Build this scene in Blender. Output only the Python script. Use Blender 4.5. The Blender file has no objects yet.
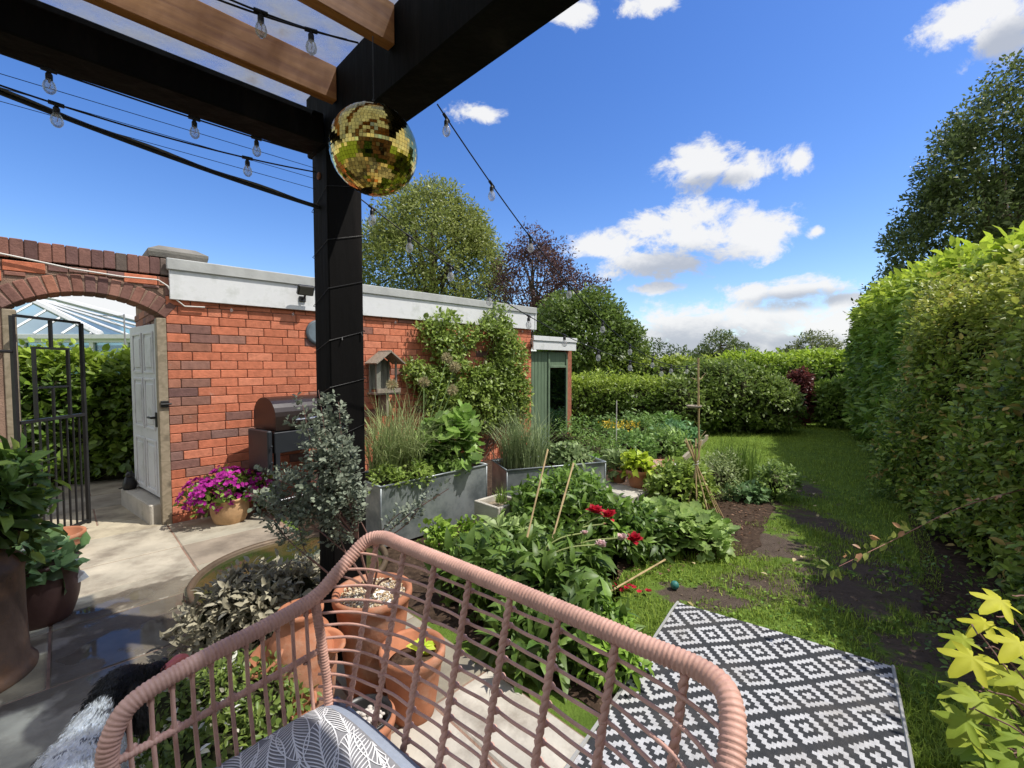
import bpy, math, random
import numpy as np
from mathutils import Vector, Matrix
random.seed(7)
rng = np.random.default_rng(11)
PI = math.pi
scene = bpy.context.scene
COL = scene.collection

# ------------------------------------------------------------------ measuring helpers
F = 447.0; HY = 365.0; H = 1.5
PITCH = math.atan(19.0 / F)
def G(px, py, z=0.0):
    """point at height z seen at px,py (used only to take sizes from the photograph)"""
    Y = (H - z) * F / (py - HY)
    return Vector(((px - 512) / F * Y, Y, z))
def D(px, py, Y):
    return Vector(((px - 512) / F * Y, Y, H - (py - HY) / F * Y))
# wall frame: O corner of outhouse, a along the wall, b into the building
O = Vector((-3.19, 4.14, 0)); A_ = Vector((.7045, .7097, 0)).normalized(); B_ = Vector((-A_.y, A_.x, 0))
Z_ = Vector((0, 0, 1))
def W(a, b, z): return O + A_ * a + B_ * b + Z_ * z

# ------------------------------------------------------------------ materials
def nodes(m):
    m.use_nodes = True
    nt = m.node_tree; nt.nodes.clear()
    return nt, nt.nodes, nt.links
_m = {}
def mat(name, color=(.5, .5, .5), rough=.7, metal=0, attr=False, var=.25, scale=8, bump=.15, bscale=40,
        spec=.4, c2=None, c2scale=3, c2lo=.5, c2hi=.65, transl=0, stretch=None, emis=0, alpha=None, coat=0):
    if name in _m: return _m[name]
    m = bpy.data.materials.new(name); nt, N, L = nodes(m)
    out = N.new('ShaderNodeOutputMaterial'); p = N.new('ShaderNodeBsdfPrincipled')
    p.inputs['Roughness'].default_value = rough; p.inputs['Metallic'].default_value = metal
    p.inputs['Specular IOR Level'].default_value = spec
    if coat: p.inputs['Coat Weight'].default_value = coat
    tc = N.new('ShaderNodeTexCoord'); mp = N.new('ShaderNodeMapping'); L.new(tc.outputs['Object'], mp.inputs[0])
    if stretch: mp.inputs['Scale'].default_value = stretch
    if attr:
        a = N.new('ShaderNodeAttribute'); a.attribute_name = 'Col'; base = a.outputs['Color']
    else:
        r = N.new('ShaderNodeRGB'); r.outputs[0].default_value = (*color, 1); base = r.outputs[0]
    if c2:
        n2 = N.new('ShaderNodeTexNoise'); n2.inputs['Scale'].default_value = c2scale; n2.inputs['Detail'].default_value = 6
        n2.inputs['Roughness'].default_value = .65
        L.new(mp.outputs[0], n2.inputs['Vector'])
        rp = N.new('ShaderNodeValToRGB'); rp.color_ramp.elements[0].position = c2lo; rp.color_ramp.elements[1].position = c2hi
        L.new(n2.outputs['Fac'], rp.inputs[0])
        mx = N.new('ShaderNodeMix'); mx.data_type = 'RGBA'; L.new(rp.outputs[0], mx.inputs[0]); L.new(base, mx.inputs[6])
        mx.inputs[7].default_value = (*c2, 1); base = mx.outputs[2]
    if var > 0:
        n = N.new('ShaderNodeTexNoise'); n.inputs['Scale'].default_value = scale; n.inputs['Detail'].default_value = 5
        L.new(mp.outputs[0], n.inputs['Vector'])
        mr = N.new('ShaderNodeMapRange'); mr.inputs[1].default_value = .25; mr.inputs[2].default_value = .75
        mr.inputs[3].default_value = 1 - var; mr.inputs[4].default_value = 1 + var
        L.new(n.outputs['Fac'], mr.inputs[0])
        vm = N.new('ShaderNodeVectorMath'); vm.operation = 'SCALE'; L.new(base, vm.inputs[0]); L.new(mr.outputs[0], vm.inputs['Scale'])
        base = vm.outputs[0]
    L.new(base, p.inputs['Base Color'])
    if bump > 0:
        nb = N.new('ShaderNodeTexNoise'); nb.inputs['Scale'].default_value = bscale; nb.inputs['Detail'].default_value = 4
        L.new(mp.outputs[0], nb.inputs['Vector'])
        b = N.new('ShaderNodeBump'); b.inputs['Strength'].default_value = bump; b.inputs['Distance'].default_value = .01
        L.new(nb.outputs['Fac'], b.inputs['Height']); L.new(b.outputs[0], p.inputs['Normal'])
    sh = p.outputs[0]
    if transl:
        t = N.new('ShaderNodeBsdfTranslucent'); L.new(base, t.inputs['Color'])
        ms = N.new('ShaderNodeMixShader'); ms.inputs[0].default_value = transl
        L.new(sh, ms.inputs[1]); L.new(t.outputs[0], ms.inputs[2]); sh = ms.outputs[0]
    if alpha is not None:
        t = N.new('ShaderNodeBsdfTransparent'); ms = N.new('ShaderNodeMixShader'); ms.inputs[0].default_value = alpha
        L.new(t.outputs[0], ms.inputs[1]); L.new(sh, ms.inputs[2]); sh = ms.outputs[0]
    L.new(sh, out.inputs[0])
    _m[name] = m
    return m

LEAF = mat('leaf', attr=True, rough=.45, var=.22, scale=45, bump=0, transl=.40, spec=.45)
LEAFM = mat('leaf_matt', attr=True, rough=.6, var=.1, scale=30, bump=0, transl=.25, spec=.2)
PETAL = mat('petal', attr=True, rough=.6, var=.1, scale=60, bump=0, transl=.3, spec=.2)
BARK = mat('bark', (.10, .075, .05), rough=.9, bump=.6, bscale=25, var=.4)
TWIG = mat('twig', (.13, .09, .06), rough=.8, var=.3)
BRICK = mat('brick', attr=True, rough=.88, var=.2, scale=22, bump=.4, bscale=70, c2=(.42, .36, .31), c2scale=9, c2lo=.66, c2hi=.82, spec=.15)
MORTAR = mat('mortar', (.27, .18, .135), rough=.95, bump=.7, bscale=120, var=.35, scale=6, spec=.1)
STONE = mat('stone', attr=True, rough=.8, var=.32, scale=4.5, bump=.4, bscale=45, c2=(.10, .085, .065), c2scale=2.3, c2lo=.5, c2hi=.74, spec=.25)
WPAINT = mat('white_paint', (.68, .69, .70), rough=.5, var=.08, scale=5, bump=.08, c2=(.40, .42, .39), c2scale=5, c2lo=.52, c2hi=.82)
GREYTRIM = mat('grey_felt', (.40, .41, .40), rough=.7, var=.15, scale=7, bump=.15)
BLACKWOOD = mat('black_stained_timber', (.0048, .0042, .0042), rough=.75, var=.6, scale=5, bump=.9, bscale=14, stretch=(1, 1, .18), spec=.10,
                c2=(.016, .013, .012), c2scale=5, c2lo=.55, c2hi=.8)
TERRA = mat('terracotta', (.40, .165, .09), rough=.85, var=.28, scale=7, bump=.25, c2=(.47, .36, .28), c2scale=5, c2lo=.5, c2hi=.8, spec=.2)
RUST = mat('rusty_iron', (.10, .06, .042), rough=.65, var=.35, scale=6, bump=.25, c2=(.17, .085, .045), c2scale=4, metal=.15)
PURPOT = mat('purple_brown_pot', (.11, .055, .045), rough=.55, var=.2, bump=.12)
TAN = mat('tan_basket', (.50, .31, .16), rough=.75, var=.25, scale=14, bump=.3)
GALV = mat('galvanised_steel', (.36, .39, .40), rough=.42, metal=.55, var=.22, scale=4, bump=.06, c2=(.20, .23, .24), c2scale=5, c2lo=.42, c2hi=.62)
SOIL = mat('soil', (.055, .036, .025), rough=.95, var=.5, scale=18, bump=1, bscale=60, spec=.1, c2=(.11, .075, .05), c2scale=25, c2lo=.55, c2hi=.7)
CONC = mat('cream_concrete', (.46, .43, .37), rough=.85, var=.18, scale=7, bump=.4, bscale=90, c2=(.25, .24, .19), c2scale=6, c2lo=.58, c2hi=.8)
BLACKM = mat('black_metal', (.015, .015, .016), rough=.4, var=.3, bump=.05, spec=.5)
DKGREY = mat('dark_grey_enamel', (.022, .025, .030), rough=.38, var=.15, bump=.03)
BRNLID = mat('brown_enamel', (.020, .012, .011), rough=.3, var=.2, bump=.02, spec=.6)
CHROME = mat('brushed_steel', (.65, .65, .66), rough=.25, metal=1, var=.05, bump=0)
GREENP = mat('green_paint', (.13, .19, .12), rough=.65, var=.25, scale=6, bump=.15, stretch=(6, 6, .6))
OLDWOOD = mat('weathered_wood', (.27, .23, .18), rough=.85, var=.3, scale=9, bump=.5, bscale=30, stretch=(4, 4, .6))
PINK = mat('pink_rattan', (.56, .33, .265), rough=.55, var=.2, scale=14, bump=.12, bscale=90, spec=.35, c2=(.44, .24, .19), c2scale=20, c2lo=.5, c2hi=.75)
CABLE = mat('black_cable', (.012, .012, .013), rough=.5, var=0, bump=0)
WCABLE = mat('white_cable', (.6, .58, .54), rough=.5, var=.1, bump=0)
CANE = mat('bamboo_cane', (.42, .31, .16), rough=.6, var=.3, scale=12, bump=.1)
ROCK = mat('white_pebble', (.62, .57, .52), rough=.75, var=.15, bump=.3)
GRAVEL = mat('pea_gravel', attr=True, rough=.8, var=.15, bump=.2)

def glassmat(name, tint=(1, 1, 1), rough=.02):
    m = bpy.data.materials.new(name); nt, N, L = nodes(m)
    out = N.new('ShaderNodeOutputMaterial'); g = N.new('ShaderNodeBsdfGlossy'); g.inputs['Roughness'].default_value = rough
    t = N.new('ShaderNodeBsdfTransparent'); t.inputs[0].default_value = (*tint, 1)
    fr = N.new('ShaderNodeFresnel'); fr.inputs[0].default_value = 1.5
    mt = N.new('ShaderNodeMath'); mt.operation = 'MULTIPLY_ADD'; L.new(fr.outputs[0], mt.inputs[0]); mt.inputs[1].default_value = .55; mt.inputs[2].default_value = .05
    ms = N.new('ShaderNodeMixShader'); L.new(mt.outputs[0], ms.inputs[0]); L.new(t.outputs[0], ms.inputs[1]); L.new(g.outputs[0], ms.inputs[2])
    if name == 'bulb_glass':
        df = N.new('ShaderNodeBsdfDiffuse'); df.inputs[0].default_value = (.8, .8, .8, 1); tl = N.new('ShaderNodeBsdfTranslucent'); tl.inputs[0].default_value = (.8, .8, .8, 1)
        ma = N.new('ShaderNodeMixShader'); L.new(df.outputs[0], ma.inputs[1]); L.new(tl.outputs[0], ma.inputs[2]); mb = N.new('ShaderNodeMixShader'); mb.inputs[0].default_value = .22
        L.new(ms.outputs[0], mb.inputs[1]); L.new(ma.outputs[0], mb.inputs[2]); ms = mb
    L.new(ms.outputs[0], out.inputs[0]); _m[name] = m
    return m
BULBG = glassmat('bulb_glass', (.93, .93, .92))
PANEG = glassmat('window_glass', (.45, .62, .72), .03)

# rafters: warm timber with grain and knots
def timber(name, c1, c2, axis):
    m = bpy.data.materials.new(name); nt, N, L = nodes(m)
    out = N.new('ShaderNodeOutputMaterial'); p = N.new('ShaderNodeBsdfPrincipled'); p.inputs['Roughness'].default_value = .6
    tc = N.new('ShaderNodeTexCoord'); mp = N.new('ShaderNodeMapping'); L.new(tc.outputs['Object'], mp.inputs[0])
    # rotate so grain runs along axis, then squash
    ang = math.atan2(axis.y, axis.x)
    mp.vector_type = 'TEXTURE'; mp.inputs['Rotation'].default_value = (0, 0, ang); mp.inputs['Scale'].default_value = (9, 1, 1)
    n = N.new('ShaderNodeTexNoise'); n.inputs['Scale'].default_value = 16; n.inputs['Detail'].default_value = 7; n.inputs['Distortion'].default_value = 1.6
    L.new(mp.outputs[0], n.inputs['Vector'])
    r = N.new('ShaderNodeValToRGB'); r.color_ramp.elements[0].color = (*c1, 1); r.color_ramp.elements[1].color = (*c2, 1)
    r.color_ramp.elements[0].position = .35; r.color_ramp.elements[1].position = .68
    L.new(n.outputs['Fac'], r.inputs[0])
    v = N.new('ShaderNodeTexVoronoi'); v.inputs['Scale'].default_value = 2.3; 
    mp2 = N.new('ShaderNodeMapping'); L.new(tc.outputs['Object'], mp2.inputs[0]); L.new(mp2.outputs[0], v.inputs['Vector'])
    r2 = N.new('ShaderNodeValToRGB'); r2.color_ramp.elements[0].color = (.25, .25, .25, 1); r2.color_ramp.elements[1].color = (1, 1, 1, 1)
    r2.color_ramp.elements[0].position = .03; r2.color_ramp.elements[1].position = .1
    L.new(v.outputs['Distance'], r2.inputs[0])
    mx = N.new('ShaderNodeMix'); mx.data_type = 'RGBA'; mx.blend_type = 'MULTIPLY'; mx.inputs[0].default_value = 1
    L.new(r.outputs[0], mx.inputs[6]); L.new(r2.outputs[0], mx.inputs[7]); L.new(mx.outputs[2], p.inputs['Base Color'])
    b = N.new('ShaderNodeBump'); b.inputs['Strength'].default_value = .3; b.inputs['Distance'].default_value = .004
    L.new(n.outputs['Fac'], b.inputs['Height']); L.new(b.outputs[0], p.inputs['Normal'])
    L.new(p.outputs[0], out.inputs[0]); _m[name] = m
    return m
RAFT = timber('brown_rafter_timber', (.28, .095, .022), (.52, .22, .06), A_)
POSTW = timber('jamb_timber', (.22, .18, .12), (.34, .28, .20), Z_)

# ------------------------------------------------------------------ object helpers
def tag(o, label=None, cat=None, group=None, kind=None):
    if label: o['label'] = label
    if cat: o['category'] = cat
    if group: o['group'] = group
    if kind: o['kind'] = kind
    return o
def empty(name, loc, label=None, cat=None, group=None):
    o = bpy.data.objects.new(name, None); COL.objects.link(o); o.location = loc; o.empty_display_size = .1
    return tag(o, label, cat, group)
def link(name, me, parent=None, mats=(), smooth=False):
    o = bpy.data.objects.new(name, me); COL.objects.link(o)
    for m in mats: me.materials.append(m)
    if parent is not None:
        o.parent = parent
        # all part meshes are built in world space: cancel the parents' offset
        off = Vector((0, 0, 0)); p = parent
        while p is not None: off += p.location; p = p.parent
        o.location = -off
    if smooth: me.shade_smooth()
    return o

class MB:
    def __init__(s): s.v = []; s.f = []; s.mi = []; s.c = []; s.cur = (1, 1, 1); s.m = 0
    def add(s, vs, fs):
        n = len(s.v); s.v += [tuple(v) for v in vs]; s.c += [s.cur] * len(vs)
        for f in fs: s.f.append(tuple(i + n for i in f)); s.mi.append(s.m)
    def box(s, c, sx, sy, sz, X=Vector((1, 0, 0)), Y=Vector((0, 1, 0)), Z=Vector((0, 0, 1)), bev=0.0):
        """c centre, half sizes along axes"""
        c = Vector(c)
        if bev <= 0:
            vs = [c + X * (sx * i) + Y * (sy * j) + Z * (sz * k) for k in (-1, 1) for j in (-1, 1) for i in (-1, 1)]
            s.add(vs, [(0, 2, 3, 1), (4, 5, 7, 6), (0, 1, 5, 4), (2, 6, 7, 3), (0, 4, 6, 2), (1, 3, 7, 5)])
            return
        b = min(bev, sx * .9, sy * .9, sz * .9); vs = []; idx = {}
        for i in (-1, 1):
            for j in (-1, 1):
                for k in (-1, 1):
                    for ax in range(3):
                        d = [sx - b, sy - b, sz - b]; d[ax] += b
                        idx[(i, j, k, ax)] = len(vs)
                        vs.append(c + X * (d[0] * i) + Y * (d[1] * j) + Z * (d[2] * k))
        fs = []
        for ax in range(3):
            o1, o2 = [q for q in range(3) if q != ax]
            for sg in (-1, 1):
                q = []
                for u, w in ((-1, -1), (1, -1), (1, 1), (-1, 1)):
                    t = [0, 0, 0]; t[ax] = sg; t[o1] = u; t[o2] = w; q.append(idx[(*t, ax)])
                fs.append(tuple(q))
        for ax in range(3):
            o1, o2 = [q for q in range(3) if q != ax]
            for u in (-1, 1):
                for w in (-1, 1):
                    t0 = [0, 0, 0]; t1 = [0, 0, 0]; t0[ax] = -1; t1[ax] = 1
                    for t in (t0, t1): t[o1] = u; t[o2] = w
                    fs.append((idx[(*t0, o1)], idx[(*t1, o1)], idx[(*t1, o2)], idx[(*t0, o2)]))
        for i in (-1, 1):
            for j in (-1, 1):
                for k in (-1, 1): fs.append((idx[(i, j, k, 0)], idx[(i, j, k, 1)], idx[(i, j, k, 2)]))
        s.add(vs, fs)
    def tube(s, pts, rad, seg=8, caps=True):
        pts = [Vector(p) for p in pts]; n = len(pts)
        if not hasattr(rad, '__len__'): rad = [rad] * n
        t0 = (pts[1] - pts[0]).normalized(); up = Vector((0, 0, 1)) if abs(t0.z) < .9 else Vector((1, 0, 0))
        u = t0.cross(up).normalized(); vs = []
        for i, p in enumerate(pts):
            t = (pts[min(i + 1, n - 1)] - pts[max(i - 1, 0)])
            if t.length < 1e-9: t = t0
            t.normalize(); u = (u - t * u.dot(t))
            u = u.normalized() if u.length > 1e-6 else t.orthogonal().normalized()
            w = t.cross(u)
            for k in range(seg):
                a = 2 * PI * k / seg; vs.append(p + (u * math.cos(a) + w * math.sin(a)) * rad[i])
        fs = [(i * seg + k, i * seg + (k + 1) % seg, (i + 1) * seg + (k + 1) % seg, (i + 1) * seg + k) for i in range(n - 1) for k in range(seg)]
        if caps: fs += [tuple(range(seg - 1, -1, -1)), tuple((n - 1) * seg + k for k in range(seg))]
        s.add(vs, fs)
    def lathe(s, c, prof, seg=32, axis=Z_, caps=True):
        """prof list of (r,z)"""
        c = Vector(c); vs = []; n = len(prof)
        q = axis.to_track_quat('Z', 'Y')
        for r, z in prof:
            for k in range(seg):
                a = 2 * PI * k / seg; vs.append(c + q @ Vector((r * math.cos(a), r * math.sin(a), z)))
        fs = [(i * seg + k, i * seg + (k + 1) % seg, (i + 1) * seg + (k + 1) % seg, (i + 1) * seg + k) for i in range(n - 1) for k in range(seg)]
        s.add(vs, fs)
        m = len(s.v) - len(vs)
        if caps and prof[0][0] > 1e-5: s.f.append(tuple(m + k for k in range(seg - 1, -1, -1))); s.mi.append(s.m)
        if caps and prof[-1][0] > 1e-5: s.f.append(tuple(m + (n - 1) * seg + k for k in range(seg))); s.mi.append(s.m)
    def sphere(s, c, r, seg=12, rings=8, sc=(1, 1, 1)):
        c = Vector(c); vs = [c + Vector((0, 0, -r * sc[2]))]
        for i in range(1, rings):
            th = -PI / 2 + PI * i / rings
            for k in range(seg):
                a = 2 * PI * k / seg
                vs.append(c + Vector((r * sc[0] * math.cos(th) * math.cos(a), r * sc[1] * math.cos(th) * math.sin(a), r * sc[2] * math.sin(th))))
        vs.append(c + Vector((0, 0, r * sc[2]))); fs = []
        for k in range(seg): fs.append((0, 1 + (k + 1) % seg, 1 + k))
        for i in range(rings - 2):
            for k in range(seg):
                a = 1 + i * seg; fs.append((a + k, a + (k + 1) % seg, a + seg + (k + 1) % seg, a + seg + k))
        last = len(vs) - 1; a = 1 + (rings - 2) * seg
        for k in range(seg): fs.append((a + k, a + (k + 1) % seg, last))
        s.add(vs, fs)
    def prism(s, poly, d):
        """poly list of Vector (planar, convex or not), extruded by vector d"""
        n = len(poly); vs = [Vector(p) for p in poly] + [Vector(p) + d for p in poly]
        s.add(vs, [tuple(range(n - 1, -1, -1)), tuple(range(n, 2 * n))] + [(i, (i + 1) % n, n + (i + 1) % n, n + i) for i in range(n)])
    def build(s, name, mats, parent=None, smooth=False):
        me = bpy.data.meshes.new(name); me.from_pydata(s.v, [], s.f)
        if not isinstance(mats, (list, tuple)): mats = [mats]
        ca = me.color_attributes.new('Col', 'FLOAT_COLOR', 'POINT')
        arr = np.ones((len(s.v), 4), np.float32); arr[:, :3] = np.array(s.c, np.float32).reshape(-1, 3); ca.data.foreach_set('color', arr.ravel())
        me.polygons.foreach_set('material_index', s.mi); me.update()
        return link(name, me, parent, mats, smooth)

# ------------------------------------------------------------------ foliage
def unit(v):
    return v / np.maximum(np.linalg.norm(v, axis=1, keepdims=True), 1e-9)
def rdir(n, zb=0.0):
    v = rng.normal(size=(n, 3)); v[:, 2] += zb
    return unit(v)
TEMPL = {
 'diamond': (np.array([[0, 0, 0], [.45, -.5, .1], [1, 0, -.05], [.45, .5, .1]]), [(0, 1, 2, 3)]),
 'oval': (np.array([[0, 0, 0], [.35, 0, -.04], [.7, 0, -.03], [1, 0, -.12], [.3, -.45, .07], [.68, -.40, .05], [.3, .45, .07], [.68, .40, .05]]),
          [(0, 4, 1), (4, 5, 2, 1), (5, 3, 2), (0, 1, 6), (6, 1, 2, 7), (7, 2, 3)]),
 'lance': (np.array([[0, 0, 0], [.33, 0, .02], [.68, 0, -.06], [1, 0, -.25], [.3, -.5, .06], [.66, -.36, -.02], [.3, .5, .06], [.66, .36, -.02]]),
          [(0, 4, 1), (4, 5, 2, 1), (5, 3, 2), (0, 1, 6), (6, 1, 2, 7), (7, 2, 3)]),
}
def fan(radii, cup=.12, stem=.0):
    n = len(radii); vs = [[.5, 0, -.02]]
    for k, r in enumerate(radii):
        a = 2 * PI * k / n + PI
        vs.append([.5 + .5 * r * math.cos(a), .5 * r * math.sin(a), cup * r * r * .5])
    return np.array(vs), [(0, 1 + k, 1 + (k + 1) % n) for k in range(n)]
TEMPL['lobed'] = fan([.25] + [1.0 if k % 2 else .80 for k in range(17)], .22)
TEMPL['maple'] = fan([.12, .42, .34, .78, .40, .55, .98, .55, .66, 1.12, .66, .55, .98, .55, .40, .78, .34, .42], -.16)
def _mp(n=44):
    out = []
    for k in range(n):
        a = 2 * PI * k / n - PI; r = .36
        for L0, ln_, wd in ((0, 1.2, .62), (.92, 1.02, .52), (-.92, 1.02, .52), (1.9, .72, .5), (-1.9, .72, .5)):
            d = abs(a - L0); d = min(d, 2 * PI - d)
            if d < wd: r = max(r, ln_ * (1 - (d / wd)) ** .75 * .9 + .1 if d > .02 else ln_)
        if abs(abs(a) - PI) < .2: r = .12
        out.append(r + (.035 if k % 2 else -.02))
    return out
_r = _mp(); _T = fan([0] * 44, 0); _v = [[.42, 0, .02]]
for _k, _x in enumerate(_r):
    _a = 2 * PI * _k / 44 - PI; _v.append([.42 + .55 * _x * math.cos(_a), .55 * _x * math.sin(_a), -.16 * _x * _x * .8 + .03 * math.sin(_a * 5)])
TEMPL['maple'] = (np.array(_v), _T[1])
TEMPL['star5'] = fan([1, .7, 1, .72, 1, .7, 1, .72, 1, .7], .25)
def instmesh(name, P, A, Nn, L, Wd, tmpl, col, mat_, parent=None, smooth=False):
    T, fs = TEMPL[tmpl]; n = len(P); k = len(T)
    A = unit(A); Bv = unit(np.cross(Nn, A)); Nn = np.cross(A, Bv)
    L = np.broadcast_to(L, (n,))[:, None, None]; Wd = np.broadcast_to(Wd, (n,))[:, None, None]
    V = P[:, None, :] + A[:, None, :] * (T[None, :, 0:1] * L) + Bv[:, None, :] * (T[None, :, 1:2] * Wd) + Nn[:, None, :] * (T[None, :, 2:3] * L)
    V = V.reshape(-1, 3).astype(np.float32)
    if mat_ in (LEAF, LEAFM): col = np.clip(col * np.array([[1.38, 1.32, 1.1]]), 0, .8)
    C = np.ones((n, k, 4), np.float32); C[:, :, :3] = col[:, None, :]
    cnt = np.array([len(f) for f in fs]); flat = np.concatenate([np.array(f) for f in fs])
    idx = (flat[None, :] + (np.arange(n) * k)[:, None]).ravel().astype(np.int32)
    tot = np.tile(cnt, n); st = np.concatenate([[0], np.cumsum(tot)[:-1]]).astype(np.int32)
    me = bpy.data.meshes.new(name)
    me.vertices.add(len(V)); me.vertices.foreach_set('co', V.ravel())
    me.loops.add(len(idx)); me.loops.foreach_set('vertex_index', idx)
    me.polygons.add(len(tot)); me.polygons.foreach_set('loop_start', st)
    me.update(calc_edges=True)
    ca = me.color_attributes.new('Col', 'FLOAT_COLOR', 'POINT'); ca.data.foreach_set('color', C.ravel())
    return link(name, me, parent, [mat_], smooth)
def colors(n, c1, c2, var=.2, per=None):
    t = rng.random((n, 1)) if per is None else per[:, None]
    c = np.array(c1)[None] * (1 - t) + np.array(c2)[None] * t
    return np.clip(c * (1 + rng.normal(size=(n, 1)) * var).clip(.35, 1.8), 0.002, 1)
def sprigs(C, Dr, k, ln, rad, L, Wd, c1, c2, cvar=.18, up=.35, Lv=.25, tips=None):
    """k leaves on each twig at C heading Dr. returns P,A,N,L,W,col"""
    n = len(C); m = n * k
    t = np.tile(np.linspace(.05, 1, k), n)[:, None]
    Cr = np.repeat(C, k, 0); Dd = np.repeat(Dr, k, 0)
    R = rdir(m); R = unit(R - Dd * np.sum(R * Dd, 1, keepdims=True))
    P = Cr + Dd * t * ln + R * rad * rng.random((m, 1)) ** .6 * (1 - .4 * t)
    A = unit(Dd * (.35 + .5 * t) + R + rng.normal(size=(m, 3)) * .15)
    N_ = unit(np.array([[0, 0, up]]) + Dd * .7 + rng.normal(size=(m, 3)) * .35)
    Ls = L * (1 + rng.normal(size=m) * Lv).clip(.4, 1.8)
    cb = np.repeat(rng.random(n), k) * .6 + rng.random(m) * .4
    col = colors(m, c1, c2, cvar, cb)
    if tips is not None:
        sel = (t[:, 0] > .75) & (np.repeat(rng.random(n), k) < tips[1]); col[sel] = np.array(tips[0]) * (1 + rng.normal(size=(sel.sum(), 1)) * .2)
    return P, A, N_, Ls, Ls * Wd, col.clip(0, 1)
def sines(P, f, seed):
    r = np.random.default_rng(seed); o = 0
    for i in range(5):
        k = r.normal(size=3) * f * (1 + .6 * i); o = o + np.sin(P @ k + r.random() * 6.28) / (1 + .6 * i)
    return o / 2.2
def ell_shell(blobs, n, thick=.22, rough=.14, seed=1, zmin=None, keepup=0.0):
    """random points in outer shells of ellipsoids (cx,cy,cz,rx,ry,rz)"""
    vol = np.array([(b[3] * b[4] + b[3] * b[5] + b[4] * b[5]) for b in blobs]); vol = vol / vol.sum()
    Ps, Ds = [], []
    for b, w in zip(blobs, vol):
        m = max(3, int(n * w)); d = rdir(m, keepup)
        c = np.array(b[:3]); r = np.array(b[3:6])
        q = d * (1 - thick * rng.random((m, 1)) ** 1.5)
        P = c + q * r * (1 + rough * sines(d * r, 3.2 / max(r), seed)[:, None])
        Ps.append(P); Ds.append(unit(d / r))
    P = np.concatenate(Ps); Dn = np.concatenate(Ds)
    # drop points deep inside another blob
    keep = np.ones(len(P), bool)
    for b in blobs:
        q = (P - np.array(b[:3])) / np.array(b[3:6]); keep &= (np.sum(q * q, 1) > .38)
    if zmin is not None: keep &= P[:, 2] > zmin
    return P[keep], Dn[keep]
def hedge_pts(p0, p1, w, h, n, seed, rough=.10, ex=.38, h1=None, ends=.12, w1=None):
    """points on a rounded clipped hedge from p0 to p1 (centre line), width w, height h -> P,D"""
    p0 = np.array(p0, float); p1 = np.array(p1, float); ax = p1 - p0; Ln = np.linalg.norm(ax); ax /= Ln; sd = np.array([ax[1], -ax[0]])
    th = np.linspace(0, PI, 200); cx = np.sign(np.cos(th)) * np.abs(np.cos(th)) ** ex; cz = np.abs(np.sin(th)) ** ex
    arc = np.concatenate([[0], np.cumsum(np.hypot(np.diff(cx * w / 2), np.diff(cz * h)))]); arc /= arc[-1]
    u = rng.random(n); q = np.interp(u, arc, th); t = rng.random(n)
    x = np.sign(np.cos(q)) * np.abs(np.cos(q)) ** ex; z = np.abs(np.sin(q)) ** ex
    s = np.ones(n)
    e = rng.random(n) < ends   # end caps
    s[e] = rng.random(e.sum()) ** .5; t[e] = np.where(rng.random(e.sum()) < .5, 0, 1)
    taper = 1 - np.maximum(0, np.abs(t - .5) * 2 - .93) * 2.0
    hh = h + ((h1 if h1 else h) - h) * t; ww = w + ((w1 if w1 else w) - w) * t
    depth = 1 - .07 * rng.random(n)
    X = x * ww / 2 * s * taper * depth; Zz = z * hh * s * taper * depth
    P = np.zeros((n, 3)); P[:, :2] = p0 + ax * (t * Ln)[:, None] + sd * X[:, None]; P[:, 2] = Zz
    Dn = np.zeros((n, 3)); Dn[:, :2] = sd * (np.abs(x) ** 3 * np.sign(x))[:, None]; Dn[:, 2] = z ** 3
    Dn[e, :2] += ax * np.where(t[e] < .5, -1, 1)[:, None] * 1.5; Dn[e, 2] *= .3
    Dn = unit(Dn)
    P += Dn * (rough * sines(P, 2.2, seed) + .5 * rough * sines(P, 6, seed + 1))[:, None]
    return P, Dn
def hedge_core(p0, p1, w, h, mt, parent, h1=None, w1=None, ex=.38, k=.84):
    p0 = Vector((*p0, 0)); p1 = Vector((*p1, 0)); ax = (p1 - p0); Ln = ax.length; ax.normalize(); sd = Vector((ax.y, -ax.x, 0))
    m = MB(); rows = []; nt_ = 14; nq = 18
    for i in range(nt_ + 1):
        t = .02 + .96 * i / nt_; hh = h + ((h1 or h) - h) * t; ww = w + ((w1 or w) - w) * t
        kk = k * (.85 if i in (0, nt_) else 1)
        for j in range(nq + 1):
            q = PI * j / nq; x = math.copysign(abs(math.cos(q)) ** ex, math.cos(q)); z = abs(math.sin(q)) ** ex
            rows.append(p0 + ax * (t * Ln) + sd * (x * ww / 2 * kk * (1 + .06 * random.uniform(-1, 1))) + Z_ * (z * hh * kk * (1 + .03 * random.uniform(-1, 1))))
    fs = [(i * (nq + 1) + j, i * (nq + 1) + j + 1, (i + 1) * (nq + 1) + j + 1, (i + 1) * (nq + 1) + j) for i in range(nt_) for j in range(nq)]
    fs += [tuple(range(nq, -1, -1)), tuple(nt_ * (nq + 1) + j for j in range(nq + 1))]
    m.add(rows, fs); return m.build('branches', mt, parent)
TWIGMASS = mat('dense_twigs', (.035, .035, .018), rough=.95, var=.6, scale=12, bump=1, bscale=30, spec=.05)

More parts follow.
